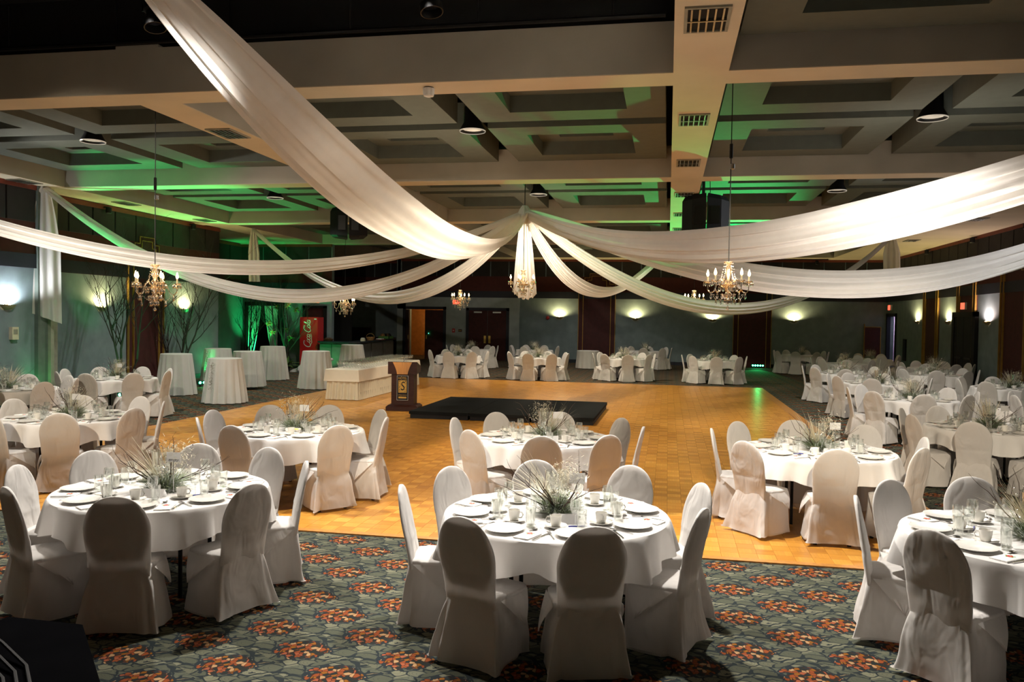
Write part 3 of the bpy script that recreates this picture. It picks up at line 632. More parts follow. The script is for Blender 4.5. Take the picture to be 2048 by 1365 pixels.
# ------------------------------------------------------------------ ceiling swags
HUB = Vector((-3.36, 19.0, 4.62))
def swag(end, s, sk, w, tilt, lab, seed, tail=None, folds=5, amp=0.035):
    rg = random.Random(seed); e = Vector(end); N, K = 72, 40; L = []
    hor = Vector((e.x - HUB.x, e.y - HUB.y, 0)).normalized(); side = Vector((-hor.y, hor.x, 0))
    ph = [rg.uniform(0, 6.28) for _ in range(4)]
    for i in range(N + 1):
        t = i / N; p = HUB.lerp(e, t); p.z -= 4 * s * t * (1 - t) * (1 + sk * (2 * t - 1))
        dz = (e.z - HUB.z) - 4 * s * ((1 - 2 * t) * (1 + sk * (2 * t - 1)) + t * (1 - t) * 2 * sk)
        tang = Vector((e.x - HUB.x, e.y - HUB.y, dz)).normalized()
        nrm = side.cross(tang).normalized()
        if nrm.z < 0: nrm = -nrm
        open_ = min(1.0, math.sin(PI * min(max(t, 0.0), 1.0)) ** 0.55 + 0.02)
        ww = w * (0.10 + 0.90 * open_)
        row = []
        tl = tilt
        a = side * math.cos(tl) + nrm * math.sin(tl); b = nrm * math.cos(tl) - side * math.sin(tl)
        for j in range(K):
            q = 2 * j / (K - 1) - 1
            g = amp * (1.25 - 0.55 * open_) * (math.sin(q * folds * PI + ph[0] + 0.8 * math.sin(2.2 * t + ph[1])) + 0.5 * math.sin(q * folds * 2.3 * PI + ph[2]))
            sag = 0.16 * ww * (q * q - 0.4) * 1.6
            row.append(p + a * (q * ww / 2) + b * (g + sag))
        L.append(row)
    m = MB().loft(L, closed=False)
    t = thing('fabric_swag', lab, 'fabric swag', tuple(HUB), 0, 'white swags from the ceiling knot')
    m.v = [tuple(Vector(v) - HUB) for v in m.v]; m.build('swag_cloth', 'drape_cloth', t)
    if tail:
        tw, tlen, dirv = tail; L = []; o = e - HUB; d = Vector(dirv).normalized()
        for i in range(30):
            u = i / 29.0; row = []
            for j in range(44):
                q = 2 * j / 43.0 - 1; wv = tw * (0.18 + 0.82 * min(1, u * 2.2) ** 0.6)
                pt = o + d * (q * wv / 2 + 0.05 * u) + Vector((d.y, -d.x, 0)) * (0.05 * math.sin(q * 9 + ph[3]) * (0.4 + u * 0.6)) + Vector((0, 0, 0.05 - tlen * u * (1.0 + 0.04 * (q if tw > 0.5 else 0))))
                row.append(pt)
            L.append(row)
        MB().loft(L, closed=False).build('swag_tail', 'drape_cloth', t)
    return t
swag((-4.75, 6.5, 5.3), 1.55, -0.25, 1.15, 0.15, 'large white swag running over the carpet tables toward the stage', 1, folds=3)
swag((-14.0, 9.6, 5.0), 1.80, 0.0, 0.38, 0.80, 'white swag stretching toward the front of the sconce wall', 2, folds=4)
swag((-14.12, 16.5, 4.95), 2.25, 0.0, 0.42, 0.80, 'white swag tied at the wall pilaster with a long hanging tail', 3, (0.62, 3.05, (0.86, 0.5, 0)))
swag((-13.7, 25.35, 4.96), 2.15, -0.25, 0.50, 0.62, 'white swag running toward the bar recess with a narrow tail', 4, (0.36, 1.8, (0.86, 0.5, 0)))
swag((-5.4, 31.0, 4.95), 1.95, -0.3, 0.70, 0.10, 'white swag hanging straight back toward the double doors', 5)
swag((0.2, 30.95, 4.95), 1.80, -0.45, 0.52, -0.45, 'white swag dipping toward the maroon wall panel', 6)
swag((7.0, 28.2, 4.96), 2.35, 0.0, 0.48, -0.70, 'white swag ending in a short tail at the wide soffit', 7, (0.5, 1.35, (0.96, -0.25, 0)))
swag((9.5, 17.5, 4.95), 1.90, 0.25, 0.72, -0.85, 'broad bright white swag crossing below the exit-sign wall', 8, folds=4, amp=0.05)
swag((7.3, 9.75, 5.0), 1.35, -0.25, 0.90, -0.70, 'broad white swag rising over the tables opposite the sconce wall', 9, folds=4, amp=0.05)
t = thing('swag_ring', 'gathered white fabric knot on a thin rod where all swags meet', 'fabric knot', (HUB.x, HUB.y, HUB.z))
MB().tube([(0, 0, 0.12), (0, 0, 0.73)], 0.012, 6).build('rod', 'black_metal', t)
L = []
for i in range(14):
    u = i / 13.0; z = 0.16 - 0.42 * u; r = 0.05 + 0.10 * math.sin(u * PI * 0.9) + 0.03 * u
    L.append([((r + 0.02 * math.sin(7 * a)) * math.cos(a), (r + 0.02 * math.sin(7 * a)) * math.sin(a), z) for a in [2 * PI * j / 42 for j in range(42)]])
MB().loft(L, True, True).build('gathered_cloth', 'drape_cloth', t)

# ------------------------------------------------------------------ chandeliers
def chandelier(loc, top, lab, scale=1.0, rz=0.0, couple=None):
    t = thing('chandelier', lab, 'chandelier', loc, rz, 'crystal chandeliers')
    s = scale
    def S(prof): return [(r * s, z * s) for r, z in prof]
    MB().lathe(S([(0.004, -0.20), (0.03, -0.17), (0.055, -0.12), (0.03, -0.08), (0.05, -0.04), (0.075, 0.0), (0.035, 0.04), (0.05, 0.09), (0.028, 0.13), (0.045, 0.18), (0.05, 0.24), (0.03, 0.29), (0.07, 0.33), (0.012, 0.34)]), 14).build('glass_stem', 'crystal', t)
    MB().lathe(S([(0.02, -0.03), (0.10, -0.01), (0.13, 0.02), (0.12, 0.02), (0.05, -0.005)]), 18, cap1=False).build('glass_bowl', 'crystal', t)
    MB().tube([(0, 0, 0.33 * s), (0, 0, top - loc[2])], 0.007, 5).build('hanging_rod', 'black_metal', t)
    if couple:
        MB().lathe([(0.004, -0.10), (0.022, -0.09), (0.022, 0.09), (0.004, 0.10)], 8, (0, 0, couple - loc[2])).build('cord_plug', 'black', t)
        MB().lathe([(0.01, -0.04), (0.03, -0.03), (0.03, 0.03), (0.01, 0.04)], 8, (0.02, 0, couple - loc[2] - 0.2)).build('swivel_hook', 'alu', t)
    drops = MB()
    def drop(p, k=1.0):
        drops.lathe([(0.001, -0.052 * k * s), (0.011 * k * s, -0.036 * k * s), (0.007 * k * s, -0.012 * k * s), (0.001, 0.0)], 5, p, False, False)
    for k in range(5):
        a = 2 * PI * k / 5 + 0.25; c, n = math.cos(a), math.sin(a)
        arc = [(0.05, 0.03), (0.10, 0.09), (0.15, 0.06), (0.17, 0.0), (0.20, -0.07), (0.25, -0.09), (0.285, -0.05), (0.29, 0.0), (0.29, 0.05)]
        ar = MB().tube([(r * s * c, r * s * n, z * s) for r, z in arc], 0.009 * s, 6).build('arm', 'crystal', t)
        ex, ey = 0.29 * s * c, 0.29 * s * n
        MB().lathe(S([(0.01, 0.045), (0.05, 0.06), (0.055, 0.075), (0.045, 0.07), (0.012, 0.06)]), 12, (ex, ey, 0), cap1=False).build('drip_cup', 'crystal', ar)
        MB().lathe(S([(0.012, 0.06), (0.012, 0.135), (0.006, 0.14)]), 8, (ex, ey, 0)).build('candle', 'cream_plastic', ar)
        MB().lathe(S([(0.004, 0.138), (0.017, 0.155), (0.019, 0.175), (0.011, 0.205), (0.002, 0.232)]), 8, (ex, ey, 0)).build('flame_bulb', 'bulb', ar)
        for j in range(6):
            b = 2 * PI * j / 6; drop((ex + 0.052 * s * math.cos(b), ey + 0.052 * s * math.sin(b), 0.062 * s), 1.2)
        drop((0.24 * s * c, 0.24 * s * n, -0.09 * s), 1.8)
        # bead chains from the crown to the arms and between arms
        for q in range(11):
            u = q / 10.0; z = 0.31 * (1 - u) + 0.09 * u - 0.06 * math.sin(PI * u); r = 0.06 * (1 - u) + 0.12 * u
            drops.ball((r * s * c, r * s * n, z * s), 0.008 * s, 4)
            a2 = a + 2 * PI / 5 * u; rr = 0.22 - 0.05 * math.sin(PI * u); drops.ball((rr * s * math.cos(a2), rr * s * math.sin(a2), (-0.09 - 0.09 * math.sin(PI * u)) * s), 0.007 * s, 4)
        a2 = a + PI / 5; drop((0.17 * s * math.cos(a2), 0.17 * s * math.sin(a2), -0.18 * s), 1.6)
    for k in range(12):
        a = 2 * PI * k / 12
        for r, z in ((0.125, 0.0), (0.085, -0.10)): drop((r * s * math.cos(a), r * s * math.sin(a), z * s), 1.5)
        if k % 2 == 0: drop((0.045 * s * math.cos(a), 0.045 * s * math.sin(a), -0.17 * s), 1.6)
    drops.ball((0, 0, -0.30 * s), 0.024 * s, 8); drops.tube([(0, 0, -0.2 * s), (0, 0, -0.28 * s)], 0.004 * s, 4)
    tag(drops.build('crystal_drops', 'crystal', t), kind='stuff')
    point('chandelier_glow', (loc[0], loc[1], loc[2] + 0.30 * s), 6, (1.0, 0.66, 0.32), 0.2)
chandelier((-7.53, 11.0, 2.50), 5.34, 'crystal chandelier hanging in front of the bare trees', 1.06, 0.3, 4.05)
chandelier((0.76, 11.0, 2.60), 5.34, 'crystal chandelier hanging by the broad bright swags', 0.95, 0.0, 4.35)
chandelier((-3.36, 18.95, 2.92), 4.34, 'green-tinted crystal chandelier hanging below the swag knot', 1.02, 0.5)
chandelier((-9.46, 23.0, 2.42), 5.34, 'crystal chandelier hanging in front of the bar', 1.05, 0.9)
chandelier((-6.70, 26.0, 2.68), 4.985, 'crystal chandelier hanging between the two double doors', 1.0, 0.2)
chandelier((0.78, 26.0, 2.74), 5.34, 'crystal chandelier near the second maroon panel, half hidden by a swag', 1.0, 0.7)

# ------------------------------------------------------------------ hanging speakers
def speakers(loc, rz, lab, zt):
    t = thing('speaker_cluster', lab, 'loudspeaker', loc, rz, 'hanging loudspeakers')
    for s in (-1, 1):
        m = MB(); pl = [(0.0, -0.42), (0.30, -0.30), (0.50, -0.05), (0.44, 0.36), (0.04, 0.30)]
        loops = []
        for z, k in ((-0.40, 0.86), (-0.34, 1.0), (0.36, 1.0), (0.46, 0.88)):
            loops.append([(s * (0.02 + x * k), y * k, z + 0.10 * (x - 0.25) * (1 if z < 0 else -1)) for x, y in pl])
        cb = m.loft(loops, True, True).build('cabinet', 'black', t, smooth=False)
        MB().box(min(s * 0.08, s * 0.28), max(s * 0.08, s * 0.28), -0.40, -0.36, -0.2, 0.2).build('rear_plate', 'black_metal', cb, smooth=False)
    MB().tube([(-0.05, 0, 0.35), (-0.05, 0, zt - loc[2])], 0.035, 8).build('bracket', 'black_metal', t)
    MB().tube([(0.0, 0, zt - loc[2]), (0.08, 0, zt - loc[2] - 0.1), (0.10, 0, 0.55), (0.02, -0.1, 0.44)], 0.008, 5).build('cable', 'black', t)
speakers((0.78, 19.1, 4.50), 0.05, 'pair of black loudspeaker cabinets hanging beside the middle long beam', 5.6)
speakers((-8.95, 22.0, 4.72), 0.35, 'pair of black loudspeaker cabinets hanging above the bar side', 5.4)

# ------------------------------------------------------------------ chairs
SEAT = 0.455
def sgnpow(c, p): return math.copysign(abs(c) ** p, c)
def chair_meshes(seed):
    rg = random.Random(seed); ph = [rg.uniform(0, 6.28) for _ in range(8)]
    def nz(x, y, z, k=3.0): return noise.noise(Vector((x * k + seed * 7.1, y * k, z * k)))
    N = 84; loops = []; n = 7.0
    zl = [0.0, 0.03, 0.07, 0.11, 0.15, 0.19, 0.23, 0.27, 0.31, 0.35, 0.38, 0.41, 0.43, 0.445]
    for i, z in enumerate(zl):
        s = (0.445 - z) / 0.445; L = []
        for j in range(N):
            th = 2 * PI * j / N; c, sn = math.cos(th), math.sin(th)
            a = 0.208 + 0.036 * s ** 1.3; fr = 0.155 + 0.012 * s; bk = 0.232 + 0.045 * s
            # waist pinch near the rear corners
            x = a * sgnpow(c, 2 / n) * (1.0 if sn < 0 else 1.0 - (0.07 + 0.13 * s) * min(1.0, abs(sn) ** (2 / n))); y = (fr if sn > 0 else bk) * sgnpow(sn, 2 / n)
            fold = s ** 1.4 * (0.018 * math.sin(5 * th + ph[0]) + 0.012 * math.sin(9 * th + ph[1]) + 0.006 * math.sin(14 * th + ph[2]))
            if sn < -0.5 and abs(c) > 0.3: fold += 0.06 * s * math.exp(-((abs(c) - 0.72) / 0.16) ** 2)
            fold += 0.020 * nz(x, y, z * 0.6, 6.0) * (0.25 + s) + 0.012 * nz(x * 2, y * 2, z * 1.1, 7.0) * s
            k = 1 + fold / max(0.1, math.hypot(x, y)); z2 = z + 0.45 * 0.0
            if i == 0: z2 = 0.016 + 0.010 * (1 + math.sin(2 * th + ph[3])) + 0.008 * (1 + math.sin(3 * th + ph[4]))
            if sn < -0.2: pin = 0.018 * math.exp(-((z - 0.42) / 0.07) ** 2) * (1 if abs(x) > 0.14 else 0); x -= math.copysign(pin, x)
            L.append((x * k, y * k, z2))
        loops.append(L)
    top = loops[-1]
    for k, dz in ((0.985, 0.008), (0.95, 0.013), (0.8, 0.020), (0.5, 0.024), (0.02, 0.025)):
        loops.append([(p[0] * k, (p[1] + 0.02) * k - 0.02, 0.445 + dz + 0.004 * nz(p[0] * k, p[1] * k, 1.0, 8)) for p in top])
    skirt = MB().loft(loops, False, True)
    # back
    M = 48; L2 = []; lv = []
    for z in (0.38, 0.42, 0.46, 0.50, 0.54, 0.57, 0.585, 0.60, 0.63, 0.66, 0.69): lv.append((z, 0.190 + 0.022 * (z - 0.38) / 0.31))
    for k in range(1, 13):
        f = k / 12 * PI / 2; lv.append((0.70 + 0.245 * math.sin(f), max(0.006, 0.213 * math.cos(f) ** 0.88)))
    for z, wd in lv:
        u = (z - 0.38) / 0.565; cy = -0.205 - 0.105 * u ** 1.15; th = 0.056 - 0.020 * u
        if wd < 0.12: th *= 0.55 + 0.45 * wd / 0.12
        L = []
        for j in range(M):
            a = 2 * PI * j / M; x = wd * sgnpow(math.cos(a), 0.75); y = cy + th / 2 * sgnpow(math.sin(a), 0.8)
            d = 0.010 * nz(x * 1.3, y * 3, z * 0.7, 7.0) * (1.1 - u) + 0.004 * math.sin(26 * x * (1 - 0.5 * u) + 9 * z + ph[5]) * (1 - u) + 0.004 * math.exp(-((z - 0.585 - 0.04 * x) / 0.012) ** 2)
            L.append((x + 0.003 * nz(z, 1, x, 9), y + d, z))
        L2.append(L)
    back = MB().loft(L2, True, True)
    flaps = []
    for s in (-1, 1):
        R = 8; rows = []; P0 = Vector((s * 0.214, -0.19, 0.440)); P1 = Vector((s * 0.200, 0.12, 0.442)); tip = Vector((s * (0.262 + rg.uniform(0, 0.015)), rg.uniform(-0.02, 0.08), 0.28 - rg.uniform(0, 0.06)))
        for i in range(R + 1):
            u = i / R; rows.append([P0.lerp(P1, j / 8).lerp(tip, u) + Vector((s * (0.012 * math.sin(PI * u) + 0.006 * math.sin(3 * j + ph[6]) * u), 0, 0)) for j in range(9)])
        m = MB(); m.loft(rows, closed=False); flaps.append(m.mesh('seat_flap', 'chair_cloth'))
    return skirt.mesh('seat_cover', 'chair_cloth'), back.mesh('back_cover', 'chair_cloth'), flaps
CH = [chair_meshes(s) for s in range(5)]
mleg = [MB().tube([(0, 0, 0.0), (0, 0, 0.10), (0, 0, 0.40)], [0.020, 0.015, 0.012], 8).mesh('leg', 'black_metal')][0]
L = []
for k in range(9):
    z = 0.50 + 0.405 * k / 8; wd = 0.197 * math.sin(PI * (0.16 + 0.72 * k / 8)) ** 0.45; cy = -0.205 - 0.105 * ((z - 0.38) / 0.565) ** 1.15
    L.append([(wd * math.cos(2 * PI * j / 16), cy + 0.008 * math.sin(2 * PI * j / 16), z) for j in range(16)])
mpad = MB().loft(L, True, True).mesh('back_cushion', 'black_cloth')
def chair(x, y, rz, label, group, var):
    sk, bk, fl = CH[var % 5]; z = ground(x, y)
    t = thing('banquet_chair', label, 'chair', (x, y, z), rz, group)
    link('seat_cover', sk, t); link('back_cover', bk, t); link('back_cushion', mpad, t)
    for f in fl: link('seat_flap', f, t)
    for lx, ly in ((-0.150, 0.105), (0.150, 0.105), (-0.155, -0.19), (0.155, -0.19)): link('leg', mleg, t, (lx, ly, 0))
    return t

# ------------------------------------------------------------------ round tables and their cloths
R_T, Z_T = 0.79, 0.768
def cloth_mesh(seed, drop=0.228):
    rg = random.Random(100 + seed); ph = [rg.uniform(0, 6.28) for _ in range(6)]; k1, k2 = rg.choice((9, 10, 11)), rg.choice((19, 22, 23))
    N = 140; loops = []
    for r in (0.02, 0.25, 0.5, 0.7, 0.76, 0.78): loops.append([(r * math.cos(2 * PI * j / N), r * math.sin(2 * PI * j / N), 0.0 + 0.0008 * math.sin(3 * j)) for j in range(N)])
    for u in (0.0, 0.06, 0.16, 0.30, 0.45, 0.60, 0.75, 0.88, 1.0):
        L = []
        for j in range(N):
            a = 2 * PI * j / N; am = u ** 0.75
            f = 0.036 * math.sin(k1 * a + ph[0] + 1.2 * math.sin(2 * a + ph[1])) + 0.022 * math.sin(k2 * a + ph[2] + math.sin(3 * a + ph[5])) + 0.012 * math.sin(4 * a + ph[3])
            r = R_T + 0.008 + 0.035 * u + f * am
            z = -0.012 - u * (drop + 0.028 * math.sin(4 * a + ph[4]) + 0.015 * math.sin(k1 * a + ph[0]))
            if u == 0.0: r = R_T; z = -0.004
            L.append((r * math.cos(a), r * math.sin(a), z))
        loops.append(L)
    return MB().loft(loops, True, False).mesh('tablecloth', 'table_cloth')
CL = [cloth_mesh(s) for s in range(4)]
m_top = MB().lathe([(0.74, 0.715), (0.765, 0.72), (0.765, 0.752), (0.75, 0.756)], 48).mesh('tabletop', 'brown')
m_tleg = MB().tube([(0, 0, 0.0), (0, 0, 0.72)], 0.016, 8).mesh('leg', 'black_metal')
m_brace = MB().box(-0.28, 0.28, -0.012, 0.012, 0.66, 0.70).mesh('brace', 'black_metal', False)

# tableware, one mesh per kind
M_PLATE = MB().lathe([(0.075, 0.0), (0.080, 0.005), (0.128, 0.019), (0.131, 0.022), (0.126, 0.0225), (0.082, 0.010), (0.005, 0.009)], 32).mesh('dinner_plate', 'china')
M_SAUCER = MB().lathe([(0.045, 0.0), (0.05, 0.004), (0.078, 0.017), (0.076, 0.019), (0.040, 0.008), (0.005, 0.008)], 24).mesh('saucer', 'china')
_c = MB().lathe([(0.026, 0.0), (0.030, 0.004), (0.036, 0.03), (0.040, 0.072), (0.0385, 0.072), (0.033, 0.02), (0.005, 0.010)], 20)
M_CUPB = _c.mesh('cup_body', 'china')
M_CUPH = MB().tube([(0.036, 0, 0.060), (0.056, 0, 0.062), (0.066, 0, 0.046), (0.056, 0, 0.026), (0.036, 0, 0.022)], 0.005, 6).mesh('handle', 'china')
M_GLASS = MB().lathe([(0.028, 0.0), (0.030, 0.003), (0.034, 0.125), (0.032, 0.125), (0.027, 0.012), (0.004, 0.010)], 16).mesh('water_glass', 'glass')
_b = MB().lathe([(0.005, 0.075), (0.022, 0.085), (0.035, 0.11), (0.038, 0.14), (0.034, 0.175), (0.032, 0.175), (0.036, 0.14), (0.032, 0.112), (0.004, 0.085)], 16)
M_BOWL = _b.mesh('glass_bowl', 'glass'); M_STEM = MB().lathe([(0.033, 0.0), (0.033, 0.002), (0.006, 0.006), (0.004, 0.012), (0.004, 0.075), (0.008, 0.082)], 14).mesh('glass_stem', 'glass')
M_KNIFE = MB().box(-0.007, 0.007, -0.11, -0.01, 0, 0.005).loft([[(-0.009, -0.01, 0), (0.009, -0.01, 0), (0.009, -0.01, 0.002), (-0.009, -0.01, 0.002)], [(-0.009, 0.07, 0), (0.010, 0.07, 0), (0.010, 0.07, 0.002), (-0.009, 0.07, 0.002)], [(0.004, 0.11, 0), (0.008, 0.11, 0), (0.008, 0.11, 0.002), (0.004, 0.11, 0.002)]], True, True).mesh('knife', 'steel', False)
_f2 = MB().box(-0.005, 0.005, -0.10, 0.03, 0, 0.004).box(-0.012, 0.012, 0.03, 0.05, 0.002, 0.006)
for q in (-0.010, -0.0035, 0.003, 0.0095): _f2.box(q - 0.002, q + 0.002, 0.05, 0.095, 0.003, 0.007)
M_FORK = _f2.mesh('fork', 'steel', False)
M_SPOON = MB().box(-0.005, 0.005, -0.10, 0.04, 0, 0.004).loft([[(0.017 * k * math.cos(2 * PI * j / 10), 0.066 + 0.028 * k * math.sin(2 * PI * j / 10), z) for j in range(10)] for k, z in ((0.4, 0.0), (0.8, 0.003), (1.0, 0.008), (0.85, 0.006), (0.3, 0.003))], True, True).mesh('spoon', 'steel', False)
M_NAPK = MB().loft([[(-0.055, -0.085, 0), (0.055, -0.085, 0), (0.055, 0.085, 0), (-0.055, 0.085, 0)], [(-0.055, -0.085, 0.006), (0.055, -0.085, 0.008), (0.055, 0.085, 0.007), (-0.055, 0.085, 0.005)], [(-0.045, -0.075, 0.010), (0.045, -0.075, 0.011), (0.045, 0.075, 0.010), (-0.045, 0.075, 0.009)]], True, True).mesh('napkin', 'napkin', False)
_p = MB(); _q = MB()
for k in range(5):
    a = k * 1.3; _p.lathe([(0.009, 0.0), (0.007, 0.0015)], 7, (0.012 * math.cos(a), 0.03 + 0.014 * math.sin(a), 0.0105)); _q.lathe([(0.008, 0.0), (0.006, 0.0012)], 5, (0.024 * math.cos(a + 0.5), 0.032 + 0.022 * math.sin(a + 0.5), 0.0103))
M_PRR = _p.mesh('printed_berries', 'red_print'); M_PRG = _q.mesh('printed_leaves', 'green_print')

# centrepieces
def centrepiece_meshes(seed):
    rg = random.Random(500 + seed)
    vase = MB().lathe([(0.055, 0.0), (0.06, 0.004), (0.058, 0.10), (0.068, 0.25), (0.066, 0.25), (0.055, 0.10), (0.05, 0.012), (0.004, 0.010)], 20).mesh('vase', 'glass')
    pine = MB(); leafs = MB()
    for k in range(620):
        a = rg.uniform(0, 6.28); r0 = rg.uniform(0.02, 0.09); ln = rg.uniform(0.07, 0.155); el = rg.uniform(0.02, 1.0) ** 1.6; z0 = rg.uniform(0.0, 0.05)
        p = Vector((r0 * math.cos(a), r0 * math.sin(a), z0)); a2 = a + rg.uniform(-0.7, 0.7)
        q = p + Vector((math.cos(a2) * math.cos(el), math.sin(a2) * math.cos(el), math.sin(el))) * ln; w = 0.0022
        if q.z < 0.002: q.z = 0.002
        s = Vector((-math.sin(a2), math.cos(a2), 0.3)) * w; u = Vector((0, 0, w))
        mid = p.lerp(q, 0.5) + Vector((0, 0, 0.008)); mm = leafs if k % 4 == 0 else pine
        mm.add([p - s, p + s, mid + s, mid - s, q], [(0, 1, 2, 3), (3, 2, 4)])
    tw = MB()
    for k in range(9):
        a = rg.uniform(0, 6.28); p = Vector((0.03 * math.cos(a), 0.03 * math.sin(a), 0.03)); el = rg.uniform(0.10, 0.95); pts = [p]; d = Vector((math.cos(a) * math.cos(el), math.sin(a) * math.cos(el), math.sin(el)))
        for j in range(9):
            d = (d + Vector((rg.uniform(-.25, .25), rg.uniform(-.25, .25), rg.uniform(-.12, .22)))).normalized(); pts.append(pts[-1] + d * 0.045)
        if k < 4: pts[-1] = pts[-1] + Vector((0.02, 0.02, -0.02))
        tw.tube(pts, [0.0042 * (1 - 0.8 * j / 9) for j in range(10)], 5)
        b = pts[4]; d2 = (d + Vector((rg.uniform(-.8, .8), rg.uniform(-.8, .8), rg.uniform(0, .5)))).normalized(); tw.tube([b, b + d2 * 0.05, b + d2 * 0.1 + Vector((0, 0, 0.012))], [0.002, 0.0016, 0.001], 4)
    gs = MB(); a0 = rg.uniform(0, 6.28)
    for k in range(70):
        a = a0 + rg.gauss(0, 0.45); el = rg.uniform(0.35, 1.1); ln = rg.uniform(0.22, 0.40); p = Vector((0.02 * math.cos(a), 0.02 * math.sin(a), 0.06))
        d = Vector((math.cos(a) * math.cos(el), math.sin(a) * math.cos(el), math.sin(el))); s = Vector((-math.sin(a), math.cos(a), 0)) * 0.0016
        p1 = p + d * ln * 0.6; p2 = p + d * ln + Vector((0, 0, -0.04 * ln)); gs.add([p - s, p + s, p1 + s, p1 - s, p2], [(0, 1, 2, 3), (3, 2, 4)])
    for k in range(520):   # fluffy plume
        a = a0 + 2.2 + rg.gauss(0, 0.5); r = abs(rg.gauss(0.10, 0.05)); z = 0.16 + rg.gauss(0.05, 0.055); p = Vector((r * math.cos(a), r * math.sin(a), z)); d = Vector((rg.gauss(0, 1), rg.gauss(0, 1), rg.gauss(0.3, 1))).normalized() * 0.035; s = Vector((d.y, -d.x, 0.4 * d.z)) * 0.06
        gs.add([p - s, p + s, p + d], [(0, 1, 2)])
    orn = MB()
    for k in range(46):
        a = rg.uniform(0, 6.28); r = rg.uniform(0.0, 0.075); orn.ball((r * math.cos(a), r * math.sin(a), rg.uniform(0.03, 0.15)), rg.uniform(0.006, 0.015), 6)
    for k in range(40):
        a = a0 + 4 + rg.gauss(0, 0.8); r = rg.uniform(0.05, 0.2); orn.ball((r * math.cos(a), r * math.sin(a), rg.uniform(0.10, 0.30)), rg.uniform(0.003, 0.006), 4)
    return [('vase', vase), ('pine_sprigs', pine.mesh('pine_sprigs', 'pine')), ('silver_leaves', leafs.mesh('silver_leaves', 'silver_leaf')), ('twigs', tw.mesh('twigs', 'twig')), ('grass_plumes', gs.mesh('grass_plumes', 'grass_plume')), ('silver_baubles', orn.mesh('silver_baubles', 'silver'))]
CPM = [centrepiece_meshes(s) for s in range(4)]
def centrepiece(x, y, rz, lab, v):
    t = thing('centrepiece', lab, 'centrepiece', (x, y, Z_T + 0.002 + ground(x, y)), rz, 'winter table centrepieces')
    t.scale = (1.25, 1.25, 1.2)
    for n, me in CPM[v % 4]:
        o = link(n, me, t)
        if n != 'vase': o['kind'] = 'stuff'
M_STANDB = MB().lathe([(0.03, 0.0), (0.03, 0.004), (0.005, 0.008), (0.003, 0.02)], 14).mesh('base', 'steel')
M_ROD = MB().tube([(0, 0, 0.006), (0, 0, 0.24)], 0.0035, 6).mesh('rod', 'steel')
M_CARD = MB().box(-0.055, 0.055, -0.001, 0.001, 0.235, 0.31).mesh('card', 'paper', False)
M_TENT = MB().add([(-0.085, -0.045, 0.0), (0.085, -0.045, 0.0), (0.085, 0, 0.06), (-0.085, 0, 0.06), (0.085, 0.045, 0), (-0.085, 0.045, 0)], [(0, 1, 2, 3), (3, 2, 4, 5)]).mesh('tent_card', 'paper', False)
M_CARDT = text_mesh('card_writing', 'empty', 0.032, 'ink', 0.0003, 0.3)

